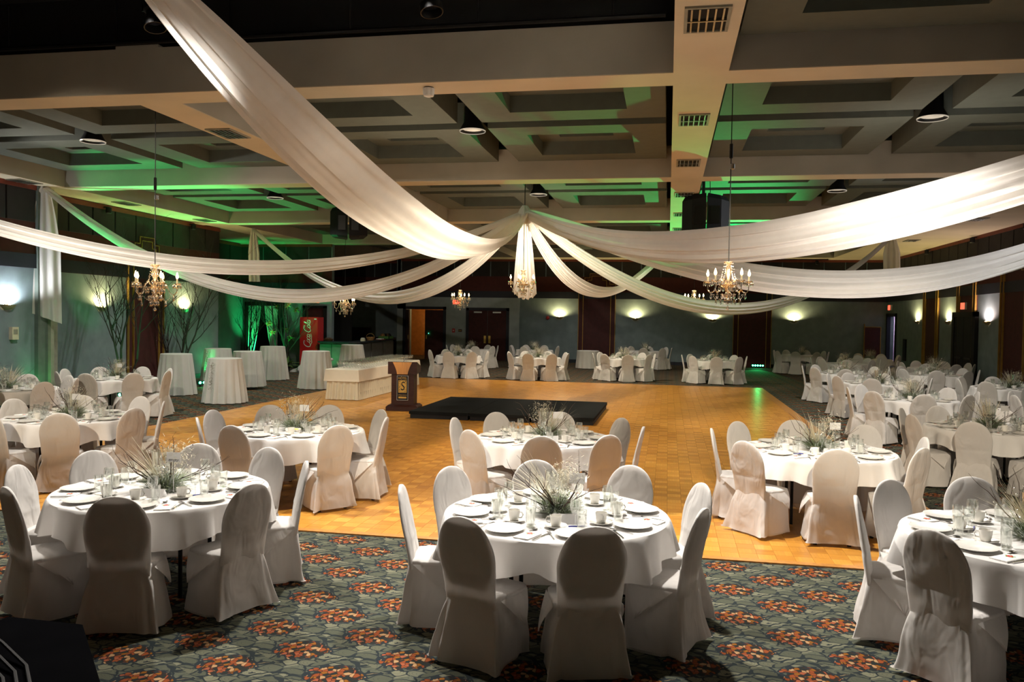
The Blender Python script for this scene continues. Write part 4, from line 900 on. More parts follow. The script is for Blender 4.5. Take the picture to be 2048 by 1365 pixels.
FACE = ['facing the tree wall', 'backing the ajar door', 'backing the double doors', 'backing the bar', 'facing the exit signs', 'facing the ajar door', 'facing the double doors', 'facing the bar']
def facing(ang): return FACE[int(round((ang % 360) / 45.0)) % 8]
def facings(angs):
    o = sorted(range(len(angs)), key=lambda i: angs[i] % 360); best = None
    for sh in range(8):
        e = sum(abs(((angs[i] - 45 * (k + sh)) + 180) % 360 - 180) for k, i in enumerate(o))
        if best is None or e < best[0]: best = (e, sh)
    r = [''] * len(angs)
    for k, i in enumerate(o): r[i] = FACE[(k + best[1]) % 8]
    return r
def simple(name, me, lab, cat, loc, rz, group):
    o = link(name, me, None, loc, rz); return tag(o, lab, cat, group)
def banquet(idx, x, y, desc, angs, detail=2, rads=None, cp=True, card=False, rot=0.0, cpl=''):
    """desc: which table. angs: world angles of the chairs round it."""
    g = ground(x, y); z = Z_T + g
    t = thing('round_table', 'round folding table under the cloth, ' + desc, 'table', (x, y, g), rot, 'round banquet tables')
    link('tabletop', m_top, t)
    for lx, ly in ((-0.28, -0.2), (0.28, -0.2), (-0.28, 0.2), (0.28, 0.2)): link('leg', m_tleg, t, (lx, ly, 0))
    for ly in (-0.2, 0.2): link('brace', m_brace, t, (0, ly, 0))
    simple('tablecloth', CL[idx % 4], 'white round tablecloth on ' + desc, 'tablecloth', (x, y, z), rot + idx * 0.7, 'white round tablecloths')
    rg = random.Random(idx * 13 + 1)
    if cp: centrepiece(x, y, rg.uniform(0, 6.28), 'winter twig centrepiece on ' + desc, idx)
    fcs = facings(angs)
    for i, a in enumerate(angs):
        ar = math.radians(a); r = max(0.76, rads[i] if rads else 0.79); cx, cy = x + r * math.cos(ar), y + r * math.sin(ar)
        chair(cx, cy, ar + PI / 2 + rg.uniform(-0.045, 0.045), 'white covered chair at ' + desc + ', ' + fcs[i], 'covered chairs at the round tables', rg.randrange(5))
    zz = z + 0.0015
    if detail == 0:
        return
    n = len(angs); sa = sorted(a % 360 for a in angs)
    for i in range(8):
        a = math.radians(22.5 + 45 * i + (angs[0] % 45) - 22.5); fc = facing(math.degrees(a)); ux, uy = math.cos(a), math.sin(a); vx, vy = -uy, ux
        def P(r, s): return (x + ux * r + vx * s, y + uy * r + vy * s, zz)
        wh = desc + ', ' + fc; rz = a + PI / 2
        simple('dinner_plate', M_PLATE, 'white plate on ' + wh, 'plate', P(0.615 + rg.uniform(-.01, .01), rg.uniform(-.015, .015)), rg.uniform(0, 6), 'plates on the round tables')
        sp = P(0.40 + rg.uniform(-.012, .012), -0.085 + rg.uniform(-.01, .01)); h = rg.uniform(0, 6.28)
        simple('saucer', M_SAUCER, 'white saucer on ' + wh, 'saucer', sp, 0, 'saucers on the round tables')
        t = thing('coffee_cup', 'white cup on ' + wh, 'cup', (sp[0], sp[1], sp[2] + 0.0085), h, 'coffee cups on the round tables'); link('cup_body', M_CUPB, t); link('handle', M_CUPH, t)
        gp = P(0.45 + rg.uniform(-.012, .012), 0.075 + rg.uniform(-.01, .01))
        simple('water_glass', M_GLASS, 'clear tumbler on ' + wh, 'glass', gp, 0, 'tumblers on the round tables')
        wp = P(0.385 + rg.uniform(-.01, .01), 0.045 + rg.uniform(-.008, .008)); t = thing('wine_glass', 'stemmed wine glass on ' + wh, 'wine glass', wp, 0, 'wine glasses on the round tables'); link('glass_bowl', M_BOWL, t); link('glass_stem', M_STEM, t)
        if detail >= 2:
            t = thing('napkin', 'folded white napkin on ' + wh, 'napkin', P(0.64, 0.195), rz + rg.uniform(-.1, .1), 'napkins on the round tables'); link('folded_cloth', M_NAPK, t); link('printed_berries', M_PRR, t); link('printed_leaves', M_PRG, t)
            simple('knife', M_KNIFE, 'steel knife on ' + wh, 'knife', P(0.60, 0.28 if False else 0.272), rz + rg.uniform(-.12, .12), 'knives on the round tables')
            simple('fork', M_FORK, 'steel fork on ' + wh, 'fork', P(0.60, -0.165), rz + rg.uniform(-.12, .12), 'forks on the round tables')
            simple('spoon', M_SPOON, 'steel spoon on ' + wh, 'spoon', P(0.545, 0.105 + 0.04), rz + rg.uniform(-.2, .2), 'spoons on the round tables')
    if card:
        a = rg.uniform(2.5, 3.8); t = thing('card_stand', 'small card on a steel stand on ' + desc, 'card stand', (x + 0.155, y - 0.10, zz), -YAW * 0.5, 'card stands'); link('base', M_STANDB, t); link('rod', M_ROD, t); cd = link('card', M_CARD, t)
        if card == 2:
            w = link('card_writing', M_CARDT, cd, (0.0, -0.0018, 0.252)); w.rotation_euler = (PI / 2, 0, 0)
        simple('tent_card', M_TENT, 'folded white tent card on ' + desc, 'tent card', (x + 0.10, y - 0.265, zz), 0.12, 'tent cards')

def even(off, n=8): return [off + 360.0 / n * k for k in range(n)]
A_ = [-115, -70, -171, 147, 107, 65, 24, -21]
banquet(0, -0.75, 5.72, 'middle carpet table before the stage mat', A_, 2, [0.72, 0.70, 0.80, 0.82, 0.84, 0.86, 0.82, 0.74], card=1)
banquet(1, -3.84, 5.72, 'carpet table by the equipment case', [-72, -24, 28, 72, 109, 154, -167, -120], 2, [0.72, 0.74, 0.78, 0.82, 0.86, 0.82, 0.82, 0.78], card=2)
banquet(2, 2.36, 5.82, 'carpet table farthest from the case', [-140, 170, 127, 89, 44, 2, -45, -92], 2, [0.74, 0.76, 0.80, 0.88, 0.8, 0.8, 0.75, 0.75], card=1)
banquet(3, -1.35, 9.22, 'parquet table nearest the stage mat', [-84, -46, -2, 40, 88, 133, 176, -128], 2, [0.80, 0.82, 0.80, 0.78, 0.78, 0.78, 0.80, 0.80], card=1)
banquet(4, -4.29, 8.97, 'parquet table in front of the podium', [-103, -40, 6, 49, 93, 131, 172, -149], 2, [0.72, 0.76, 0.78, 0.84, 0.84, 0.88, 0.88, 0.78], card=1)
banquet(5, 1.60, 9.18, 'parquet table at the floor corner', [-136, -91, -42, 3, 54, 94, 133, 176], 2, [0.84, 0.78, 0.82, 0.78, 0.88, 0.88, 0.82, 0.80], card=1)
banquet(6, -7.50, 9.22, 'parquet-edge table on the sconce side', [-57, -100, -12, 33, 76, 122, 168, -146], 2, card=1)
banquet(7, -11.12, 14.95, 'table below the bare tree', even(-82), 1, card=1)
banquet(8, -11.30, 12.35, 'table next to the cream wall box', even(-65), 1)
banquet(9, 4.26, 11.95, 'first parquet-edge table, exit-sign side', even(-118), 2, card=1)
banquet(10, 4.42, 16.10, 'second parquet-edge table, exit-sign side', even(-95), 1)
banquet(11, 4.75, 19.90, 'third parquet-edge table, exit-sign side', even(-110), 1)
banquet(12, 4.75, 23.50, 'fourth parquet-edge table, exit-sign side', even(-100), 1)
banquet(13, -7.27, 28.1, 'far table nearest the podium side', even(-95), 1)
banquet(14, -4.42, 28.1, 'far table in line with the double doors', even(-100), 1)
banquet(15, -1.50, 29.0, 'far table before the maroon panel', even(-80), 1)
banquet(16, 1.59, 29.0, 'far table beside the green floor light', even(-88), 1)
banquet(17, -8.1, 33.6, 'back row table by the open double door', even(-70), 0)
banquet(18, -5.6, 34.6, 'back row table by the closed double door', even(-105), 0)
banquet(19, -0.9, 36.0, 'back row table under the second sconce', even(-95), 0)
banquet(20, 5.45, 35.6, 'back row table past the green floor light', even(-110), 0)
banquet(21, 7.6, 33.2, 'back row table near the door ajar', even(-80), 0)
banquet(22, 5.9, 29.2, 'dim table beyond the parquet corner', even(-98), 0)
banquet(23, 8.25, 27.6, 'dim table beside the closed black door', even(-75), 0)
banquet(24, 7.1, 23.9, 'dim table below the pinkish sconce', even(-103), 1)
banquet(25, 7.45, 19.7, 'table beside the third parquet-edge table', even(-90), 1)
banquet(26, 7.0, 15.6, 'table beside the second parquet-edge table', even(-85), 1)

# extras on two tables
o = thing('sugar_bowl', 'white bowl of lemon packets on parquet table in front of the podium', 'bowl', (-4.16, 8.72, Z_T + 0.016)); MB().lathe([(0.03, 0), (0.034, 0.004), (0.055, 0.045), (0.053, 0.045), (0.03, 0.01)], 20, cap1=True).build('bowl', 'china', o); MB().lathe([(0.05, 0.038), (0.03, 0.052), (0.005, 0.055)], 12).build('packets', 'lemon', o)
for i, (dx, m, n) in enumerate(((0, 'black', 'pepper'), (0.06, 'white_plastic', 'salt'))):
    o = thing('shaker', 'glass %s shaker on parquet table at the bare corner' % n, 'shaker', (1.50 + dx, 8.92, Z_T + 0.016)); MB().lathe([(0.017, 0), (0.019, 0.004), (0.015, 0.05)], 10).build('glass_jar', 'glass', o); MB().lathe([(0.013, 0.004), (0.012, 0.034)], 8).build('contents', m, o); MB().lathe([(0.016, 0.05), (0.015, 0.065), (0.006, 0.071)], 10).build('cap', 'steel', o)
for (x, y, a, d) in ((-0.56, 5.36, 0.3, 'middle carpet table before the stage mat'), (-3.48, 5.55, 0.9, 'carpet table by the equipment case'), (1.35, 8.83, 0.1, 'parquet table at the floor corner'), (2.06, 5.98, 1.2, 'carpet table farthest from the case')):
    g = ground(x, y); o = thing('ballpoint_pen', 'blue pen lying on ' + d, 'pen', (x, y, Z_T + g + 0.006), a); MB().tube([(-0.06, 0, 0), (0.05, 0, 0)], 0.0045, 6).build('barrel', 'blue_pen', o); MB().tube([(0.05, 0, 0), (0.068, 0, 0)], [0.0045, 0.001], 6).build('tip', 'steel', o)

# ------------------------------------------------------------------ cocktail tables
def cocktail(x, y, h, lab, seed, sparkle=False, foot=0.0):
    t = thing('cocktail_table', lab, 'cocktail table', (x, y, ground(x, y)), seed, 'draped cocktail tables')
    N = 110; L = []; rg = random.Random(seed); ph = rg.uniform(0, 6)
    for r in (0.02, 0.2, 0.37): L.append([(r * math.cos(2 * PI * j / N), r * math.sin(2 * PI * j / N), h) for j in range(N)])
    for u in (0.0, 0.03, 0.12, 0.3, 0.5, 0.7, 0.85, 1.0):
        row = []
        for j in range(N):
            a = 2 * PI * j / N; f = (0.035 * math.sin(15 * a + ph + math.sin(2 * a)) + 0.012 * math.sin(26 * a)) * u ** 0.8; r = 0.385 + 0.11 * u + f; row.append((r * math.cos(a), r * math.sin(a), h - 0.008 - u * (h - 0.03 - foot)))
        L.append(row)
    MB().loft(L, True, False).build('draped_cloth', 'cocktail_cloth', t)
    MB().lathe([(0.24, 0.0), (0.24, 0.02), (0.04, 0.05), (0.035, h - 0.05), (0.3, h - 0.03), (0.36, h - 0.02)], 16).build('pedestal', 'black_metal', t)
    if sparkle:
        m = MB()
        for k in range(120):
            z = rg.uniform(0.35, h - 0.08); a = -1.75 + rg.gauss(0, 0.07); r = 0.40 + 0.13 * (h - z) / h + 0.02; m.ball((r * math.cos(a - seed), r * math.sin(a - seed), z), 0.007, 4)
        tag(m.build('bead_strand', 'silver', t), kind='stuff')
cocktail(-12.52, 19.2, 1.07, 'draped cocktail table nearest the bare trees', 1)
cocktail(-13.35, 22.6, 1.07, 'draped cocktail table in front of the green floor light bar', 2, True)
cocktail(-10.36, 17.86, 1.07, 'draped cocktail table with bead strand nearest the parquet', 3, True)
cocktail(-11.72, 21.4, 1.07, 'draped cocktail table with raised hem', 4, False, 0.06)
cocktail(-12.57, 24.58, 1.09, 'draped cocktail table in front of the curtained doorway', 5)
cocktail(-9.95, 22.1, 1.09, 'draped cocktail table behind the long glasses table', 6)
cocktail(-11.1, 27.7, 1.08, 'draped cocktail table in front of the bar', 7)
t = thing('draped_side_table', 'table with floor length white cloth against the far maroon panel', 'side table', (-3.35, 35.2, 0))
L = []
for u in (0.0, 0.04, 0.3, 0.7, 1.0):
    L.append([((0.48 + 0.06 * u + 0.02 * u * math.sin(13 * a)) * math.cos(a), (0.48 + 0.06 * u + 0.02 * u * math.sin(13 * a)) * math.sin(a), 0.76 - u * 0.74) for a in [2 * PI * j / 78 for j in range(78)]])
MB().loft([[(p[0] * 0.05, p[1] * 0.05, 0.768) for p in L[0]], [(p[0] * 0.97, p[1] * 0.97, 0.768) for p in L[0]]] + L, True, False).build('draped_cloth', 'table_cloth', t)
MB().lathe([(0.42, 0.72), (0.44, 0.74)], 24).build('tabletop', 'brown', t); MB().lathe([(0.25, 0), (0.04, 0.03), (0.04, 0.72)], 12).build('pedestal', 'black_metal', t)
t = thing('stool', 'small pale green lit stool beside the bar cocktail table', 'stool', (-11.90, 27.35, 0)); MB().lathe([(0.2, 0.50), (0.22, 0.52), (0.22, 0.56), (0.18, 0.59)], 20).build('seat', 'white_plastic', t)
for k in range(4): MB().tube([(0.15 * math.cos(k * PI / 2 + .78), 0.15 * math.sin(k * PI / 2 + .78), 0.51), (0.2 * math.cos(k * PI / 2 + .78), 0.2 * math.sin(k * PI / 2 + .78), 0)], 0.015, 6).build('leg', 'white_plastic', t)

# ------------------------------------------------------------------ long glasses table
def long_table():
    x0, x1, y0, y1 = -8.38, -7.56, 19.25, 24.3; rz = 0.0; z = ground(x0, y0 + .1)
    t = thing('buffet_table', 'long table with beige pleated skirt holding rows of glasses', 'buffet table', (0, 0, ZF + 0.001))
    N = 12
    def ring(o, zz, f=0.0, ph=0.0, per=0.11):
        pts = []; a0, a1, b0, b1 = x0 - o, x1 + o, y0 - o, y1 + o; seg = [((a0, b0), (a1, b0), (0, -1)), ((a1, b0), (a1, b1), (1, 0)), ((a1, b1), (a0, b1), (0, 1)), ((a0, b1), (a0, b0), (-1, 0))]
        s = 0.0
        for p, q, n in seg:
            ln = math.hypot(q[0] - p[0], q[1] - p[1]); k = 48 if n[0] == 0 else 240
            for i in range(k):
                u = i / k; e = min(1, u * k / 4, (1 - u) * k / 4); w = f * math.sin(2 * PI * (s + u * ln) / per + ph + math.sin(5 * (s + u * ln))) * e
                pts.append((p[0] + (q[0] - p[0]) * u + n[0] * w, p[1] + (q[1] - p[1]) * u + n[1] * w, zz))
            s += ln
        return pts
    MB().loft([ring(-0.02, 0.70, 0.006), ring(-0.005, 0.45, 0.024, 0, 0.15), ring(0.01, 0.2, 0.03, 0, 0.15), ring(0.025, 0.01, 0.034, 0, 0.15)], False, False).build('pleated_skirt', 'skirt_cloth', t)
    cx, cy = (x0 + x1) / 2, (y0 + y1) / 2
    tp = ring(0.01, 0.77)
    MB().loft([[(cx + (p[0] - cx) * 0.02, cy + (p[1] - cy) * 0.02, 0.77) for p in tp], tp, ring(0.03, 0.755), ring(0.045, 0.62, 0.006, 1.0, 0.5), ring(0.06, 0.47, 0.012, 1.0, 0.6)], True, False).build('overlay_cloth', 'overlay_cloth', t)
    BX(x0 + 0.02, x1 - 0.02, y0 + 0.02, y1 - 0.02, 0.72, 0.755).build('tabletop', 'brown', t, smooth=False)
    for lx in (x0 + 0.15, x1 - 0.15):
        for ly in (y0 + 0.2, y1 - 0.2): MB().tube([(lx, ly, 0), (lx, ly, 0.72)], 0.02, 8).build('leg', 'black_metal', t)
    for j in range(24):
        for i in range(5):
            xx = x0 + 0.09 + i * 0.16; yy = y0 + 0.50 + j * 0.18
            g = thing('cocktail_glass', 'stemmed glass in the %s row along the long skirted table' % ('outer bar-side', 'second bar-side', 'middle', 'second podium-side', 'outer podium-side')[i], 'glass', (xx, yy, 0.7715 + ZF + 0.001), 0, 'glasses on the long skirted table'); link('glass_bowl', M_BOWL, g); link('glass_stem', M_STEM, g)
long_table()

# ------------------------------------------------------------------ podium
t = thing('podium', 'dark wooden podium with pale front panel and gold hotel sign', 'podium', (-5.85, 17.75, ZF + 0.001), 0.12)
MB().loft([[(-0.36, -0.30, 0), (0.36, -0.30, 0), (0.36, 0.30, 0), (-0.36, 0.30, 0)], [(-0.36, -0.30, 0.09), (0.36, -0.30, 0.09), (0.36, 0.30, 0.09), (-0.36, 0.30, 0.09)], [(-0.31, -0.25, 0.13), (0.31, -0.25, 0.13), (0.31, 0.25, 0.13), (-0.31, 0.25, 0.13)]], True, True).build('base', 'dark_wood', t, smooth=False)
BX(-0.255, 0.255, -0.20, 0.20, 0.13, 0.84).build('column', 'dark_wood', t, smooth=False)
MB().loft([[(-0.33, -0.24, 0.82), (0.33, -0.24, 0.82), (0.33, 0.22, 0.86), (-0.33, 0.22, 0.86)], [(-0.33, -0.24, 1.10), (0.33, -0.24, 1.10), (0.33, 0.26, 0.98), (-0.33, 0.26, 0.98)]], True, True).build('reading_desk', 'dark_wood', t, smooth=False)
L = []
for k in range(9):
    u = k / 8; wdt = 0.12 + 0.10 * u ** 1.5; L.append([(-wdt, 0, 0.82 + 0.27 * u), (wdt, 0, 0.82 + 0.27 * u)])
m = MB(); m.loft([[(p[0], -0.252, p[2]) for p in q] + [(p[0], -0.24, p[2]) for p in reversed(q)] for q in L], True, True); m.build('front_panel', 'pale_wood', t, smooth=False)
sg = BX(-0.125, 0.125, -0.212, -0.20, 0.235, 0.785).build('sign_board', 'black', t, smooth=False)
MB().box(-0.128, 0.128, -0.215, -0.209, 0.232, 0.238).box(-0.128, 0.128, -0.215, -0.209, 0.782, 0.788).box(-0.128, -0.122, -0.215, -0.209, 0.235, 0.785).box(0.122, 0.128, -0.215, -0.209, 0.235, 0.785).build('sign_border', 'alu', sg, smooth=False)
BX(-0.093, 0.093, -0.215, -0.212, 0.405, 0.685).build('gold_field', 'gold', sg, smooth=False)
def put_text(s, size, m, par, loc, shear=0.0, space=1.0, sx=1.0):
    o = link('lettering', text_mesh('lettering', s, size, m, 0.001, shear, space), par, loc); o.rotation_euler = (PI / 2, 0, 0); o.scale = (sx, 1, 1); return o
put_text('H\u00d4TEL', 0.075, 'gold', sg, (0, -0.214, 0.728), 0, 1.0, 0.85)
put_text('S', 0.28, 'black', sg, (0, -0.2165, 0.545), 0.12, 1.0, 0.75)
m = MB()
for k in range(26):
    a = k * 2.4; x = 0.075 * math.cos(a * 1.7 + 1) ; z = 0.545 + 0.125 * math.sin(k * 1.13)
    if abs(x) < 0.045: x = math.copysign(0.068, x)
    m.tube([(x - 0.008, -0.2155, z), (x, -0.2155, z + 0.010), (x + 0.009, -0.2155, z + 0.004)], 0.0032, 4)
m.build('scroll_ornament', 'black', sg)
put_text('LaSaguen\u00e9enne', 0.034, 'gold', sg, (0, -0.214, 0.352), 0, 1.0, 0.95)
BX(-0.09, 0.09, -0.2135, -0.212, 0.275, 0.315).build('gold_strip', 'gold', sg, smooth=False)
MB().tube([(-0.05, 0.10, 1.06), (-0.04, 0.10, 1.12), (0.0, 0.06, 1.17), (0.05, 0.03, 1.23)], 0.006, 6).build('microphone_stem', 'alu', t)
MB().tube([(-0.06, 0.10, 1.06), (-0.02, 0.06, 1.12), (0.05, 0.03, 1.10)], 0.006, 6).build('microphone_stem', 'alu', t)
t = thing('lectern_paper', 'sheet of paper lying on the podium top', 'paper', (-5.85, 17.75, ZF + 0.001), 0.12)
MB().add([(-0.2, -0.16, 1.084), (0.1, -0.16, 1.084), (0.1, 0.08, 1.026), (-0.2, 0.08, 1.026), (-0.2, -0.16, 1.087), (0.1, -0.16, 1.087), (0.1, 0.08, 1.029), (-0.2, 0.08, 1.029)], [(0, 3, 2, 1), (4, 5, 6, 7), (0, 1, 5, 4), (1, 2, 6, 5), (2, 3, 7, 6), (3, 0, 4, 7)]).build('sheet', 'paper', t, smooth=False)

# ------------------------------------------------------------------ stage mat
t = thing('stage_mat', 'low black stage platform of joined sections on the parquet', 'stage platform', (-3.32, 17.9, ZF + 0.001), -0.01)
for i in range(3):
    x = -1.93 + i * 1.287
    BX(x, x + 1.28, -1.62, 1.62, 0.09, 0.15).build('deck', 'black_cloth', t, smooth=False)
    BX(x + 0.02, x + 1.26, -1.60, 1.60, 0.0, 0.09).build('frame', 'black', t, smooth=False)

# ------------------------------------------------------------------ bar
t = thing('bar_counter', 'bar counter with dark top and grey panelled front', 'bar', (0, 0, 0))
MB().loft([[(-13.48, 30.05, z), (-12.15, 30.02, z), (-11.8, 30.25, z), (-12.28, 36.0, z), (-12.9, 36.0, z), (-12.5, 30.75, z), (-13.48, 30.7, z)] for z in (1.04, 1.10)], True, True).build('bar_top', 'bar_top', t, smooth=False)
MB().loft([[(-13.45, 30.20, z), (-12.25, 30.17, z), (-11.98, 30.35, z), (-12.42, 35.9, z), (-12.75, 35.9, z), (-12.4, 30.6, z), (-13.45, 30.6, z)] for z in (0.0, 1.04)], True, True).build('bar_body', 'bar_panel', t, smooth=False)
for k in range(3):
    u0, u1 = k / 3 + 0.012, (k + 1) / 3 - 0.012; a, b = Vector((-11.96, 30.4, 0)), Vector((-12.38, 35.85, 0)); p, q = a.lerp(b, u0), a.lerp(b, u1)
    MB().loft([[(p.x, p.y, z), (q.x, q.y, z), (q.x + 0.03, q.y, z), (p.x + 0.03, p.y, z)] for z in (0.1, 0.98)], True, True).build('panel', 'bar_panel', t, smooth=False)
MB().box(-13.43, -12.95, 30.15, 30.19, 0.1, 0.98).build('panel', 'bar_panel', t, smooth=False); MB().box(-12.92, -12.28, 30.13, 30.17, 0.1, 0.98).build('panel', 'bar_panel', t, smooth=False)
t = thing('back_bar', 'dark shelf unit standing against the wall behind the bar', 'shelf', (-14.9, 40.6, 0)); BX(-1.4, 1.0, -0.3, 0.3, 0, 1.0).build('cabinet_body', 'black', t, smooth=False); BX(-1.4, -0.4, -0.25, 0.25, 1.0, 1.5).build('shelf_box', 'dark_wood', t, smooth=False)
t = thing('woven_basket', 'brown woven basket on the bar beside the papers', 'basket', (-12.15, 32.3, 1.10)); MB().lathe([(0.12, 0), (0.14, 0.01), (0.19, 0.13), (0.18, 0.14), (0.13, 0.02)], 18).build('bowl', 'basket', t); MB().tube([(0.18 * math.cos(a), 0, 0.12 + 0.16 * math.sin(a)) for a in [PI * k / 10 for k in range(11)]], 0.01, 6).build('handle', 'basket', t)
t = thing('bread_basket', 'brown heap basket at the inner bar edge', 'basket', (-13.2, 30.45, 1.10)); MB().lathe([(0.14, 0), (0.16, 0.01), (0.2, 0.08), (0.12, 0.03)], 18).build('bowl', 'basket', t)
for k in range(6): MB().ball((0.09 * math.cos(k), 0.09 * math.sin(k), 0.09), 0.06, 8, 0.7).build('bread_roll', 'brown', t)
t = thing('green_tray', 'green tray with mixed items at the end of the bar', 'tray', (-12.4, 34.9, 1.10)); MB().box(-0.25, 0.25, -0.3, 0.3, 0, 0.015).box(-0.25, 0.25, -0.3, -0.28, 0, 0.12).box(-0.25, 0.25, 0.28, 0.3, 0, 0.12).box(-0.25, -0.23, -0.3, 0.3, 0, 0.12).box(0.23, 0.25, -0.3, 0.3, 0, 0.12).build('tray_body', 'tray_green', t, smooth=False)
for k, m_ in enumerate(('basket', 'black', 'brown', 'black')): MB().ball((-0.1 + 0.07 * k, -0.12 + 0.08 * k, 0.14), 0.11, 8, 0.9).build('packed_item', m_, t)
t = thing('paper_stack', 'white papers and a red folder lying on the bar', 'papers', (-12.1, 33.4, 1.10)); BX(-0.15, 0.15, -0.2, 0.2, 0, 0.02).build('folder', 'alarm_red', t, smooth=False); BX(-0.10, 0.14, -0.28, 0.05, 0.02, 0.06).build('sheet_pile', 'paper', t, smooth=False)
t = thing('napkin_holder', 'small cream napkin holder on the bar corner', 'napkin holder', (-12.05, 31.2, 1.10)); BX(-0.08, 0.08, -0.06, 0.06, 0, 0.10).build('holder', 'cream_plastic', t, smooth=False); BX(-0.06, 0.06, -0.04, 0.04, 0.10, 0.13).build('napkins', 'paper', t, smooth=False)

# ------------------------------------------------------------------ drinks cooler with vertical script lettering
t = thing('drinks_cooler', 'tall red drinks cooler with white script lettering up its side', 'drinks cooler', (-13.95, 30.55, 0), 0.10)
BX(-0.36, 0.36, -0.36, 0.36, 0.08, 2.03).build('cabinet', 'cooler_red', t, smooth=False)
BX(-0.34, 0.34, -0.34, 0.34, 0.0, 0.08).build('plinth', 'black', t, smooth=False)
BX(-0.355, 0.355, -0.385, -0.36, 0.12, 2.0).build('front_panel', 'cooler_red', t, smooth=False)
BX(0.22, 0.32, -0.388, -0.385, 1.93, 1.98).build('badge', 'cooler_white', t, smooth=False)
def script_logo(par, m_):
    """hand-drawn looping script reading upward; strokes drawn in text space (x along the word) then turned 90 degrees"""
    m = MB()
    def arc(cx, cy, rx, ry, a0, a1, n=14): return [(cx + rx * math.cos(math.radians(a0 + (a1 - a0) * i / n)), cy + ry * math.sin(math.radians(a0 + (a1 - a0) * i / n))) for i in range(n + 1)]
    def stroke(pts, w0=0.03, w1=0.03, slant=0.35):
        n = len(pts); q = []
        for i, (x, y) in enumerate(pts):
            u = i / (n - 1); w = (w0 + (w1 - w0) * u) * (0.55 + 0.45 * math.sin(PI * min(1, u * 1.0)))
            q.append(((x + slant * y), y, max(0.010, w)))
        L_ = []
        for i, (x, y, w) in enumerate(q):
            x0, y0, _ = q[max(0, i - 1)]; x1, y1, _ = q[min(n - 1, i + 1)]; dx, dy = x1 - x0, y1 - y0; d = math.hypot(dx, dy) or 1; nx_, ny_ = -dy / d * w / 2, dx / d * w / 2
            def T(a, b, k): return (-b, -0.3855 - 0.002 * k, a)      # word runs up the cabinet
            L_.append([T(x + nx_, y + ny_, 0), T(x - nx_, y - ny_, 0), T(x - nx_, y - ny_, 1), T(x + nx_, y + ny_, 1)])
        m.loft(L_, True, True)
    def C_(x): stroke(arc(x + 0.19, 0.20, 0.17, 0.23, 60, 320), 0.055, 0.05); stroke(arc(x + 0.27, 0.38, 0.07, 0.05, -60, 190, 10), 0.03, 0.03)
    def o_(x): stroke(arc(x + 0.08, 0.10, 0.075, 0.11, 90, 450), 0.045, 0.045); stroke([(x + 0.09, 0.2), (x + 0.15, 0.17), (x + 0.2, 0.19)], 0.025, 0.025)
    def c_(x): stroke(arc(x + 0.09, 0.10, 0.085, 0.11, 50, 330), 0.045, 0.03)
    def a_(x): stroke(arc(x + 0.08, 0.10, 0.075, 0.105, 60, 400), 0.045, 0.045); stroke([(x + 0.15, 0.2), (x + 0.145, 0.08), (x + 0.17, 0.0), (x + 0.22, 0.03)], 0.045, 0.03)
    def l_(x): stroke([(x + 0.0, 0.05), (x + 0.06, 0.25), (x + 0.08, 0.40), (x + 0.05, 0.43), (x + 0.03, 0.34), (x + 0.03, 0.12), (x + 0.06, 0.0), (x + 0.11, 0.03)], 0.04, 0.04)
    C_(0.0); o_(0.34); c_(0.52); a_(0.68); stroke([(0.92, 0.12), (1.02, 0.14)], 0.035, 0.035)
    C_(0.98); o_(1.30); l_(1.50); a_(1.62)
    stroke([(0.22, -0.05), (0.40, -0.12), (0.62, -0.09), (0.80, -0.10), (0.95, -0.05)], 0.04, 0.03)
    k = 0.60; m.v = [(v[0] * k + 0.06, v[1], v[2] * k + 0.82) for v in m.v]
    m.build('script_lettering', m_, par, smooth=False)
script_logo(t, 'cooler_white')

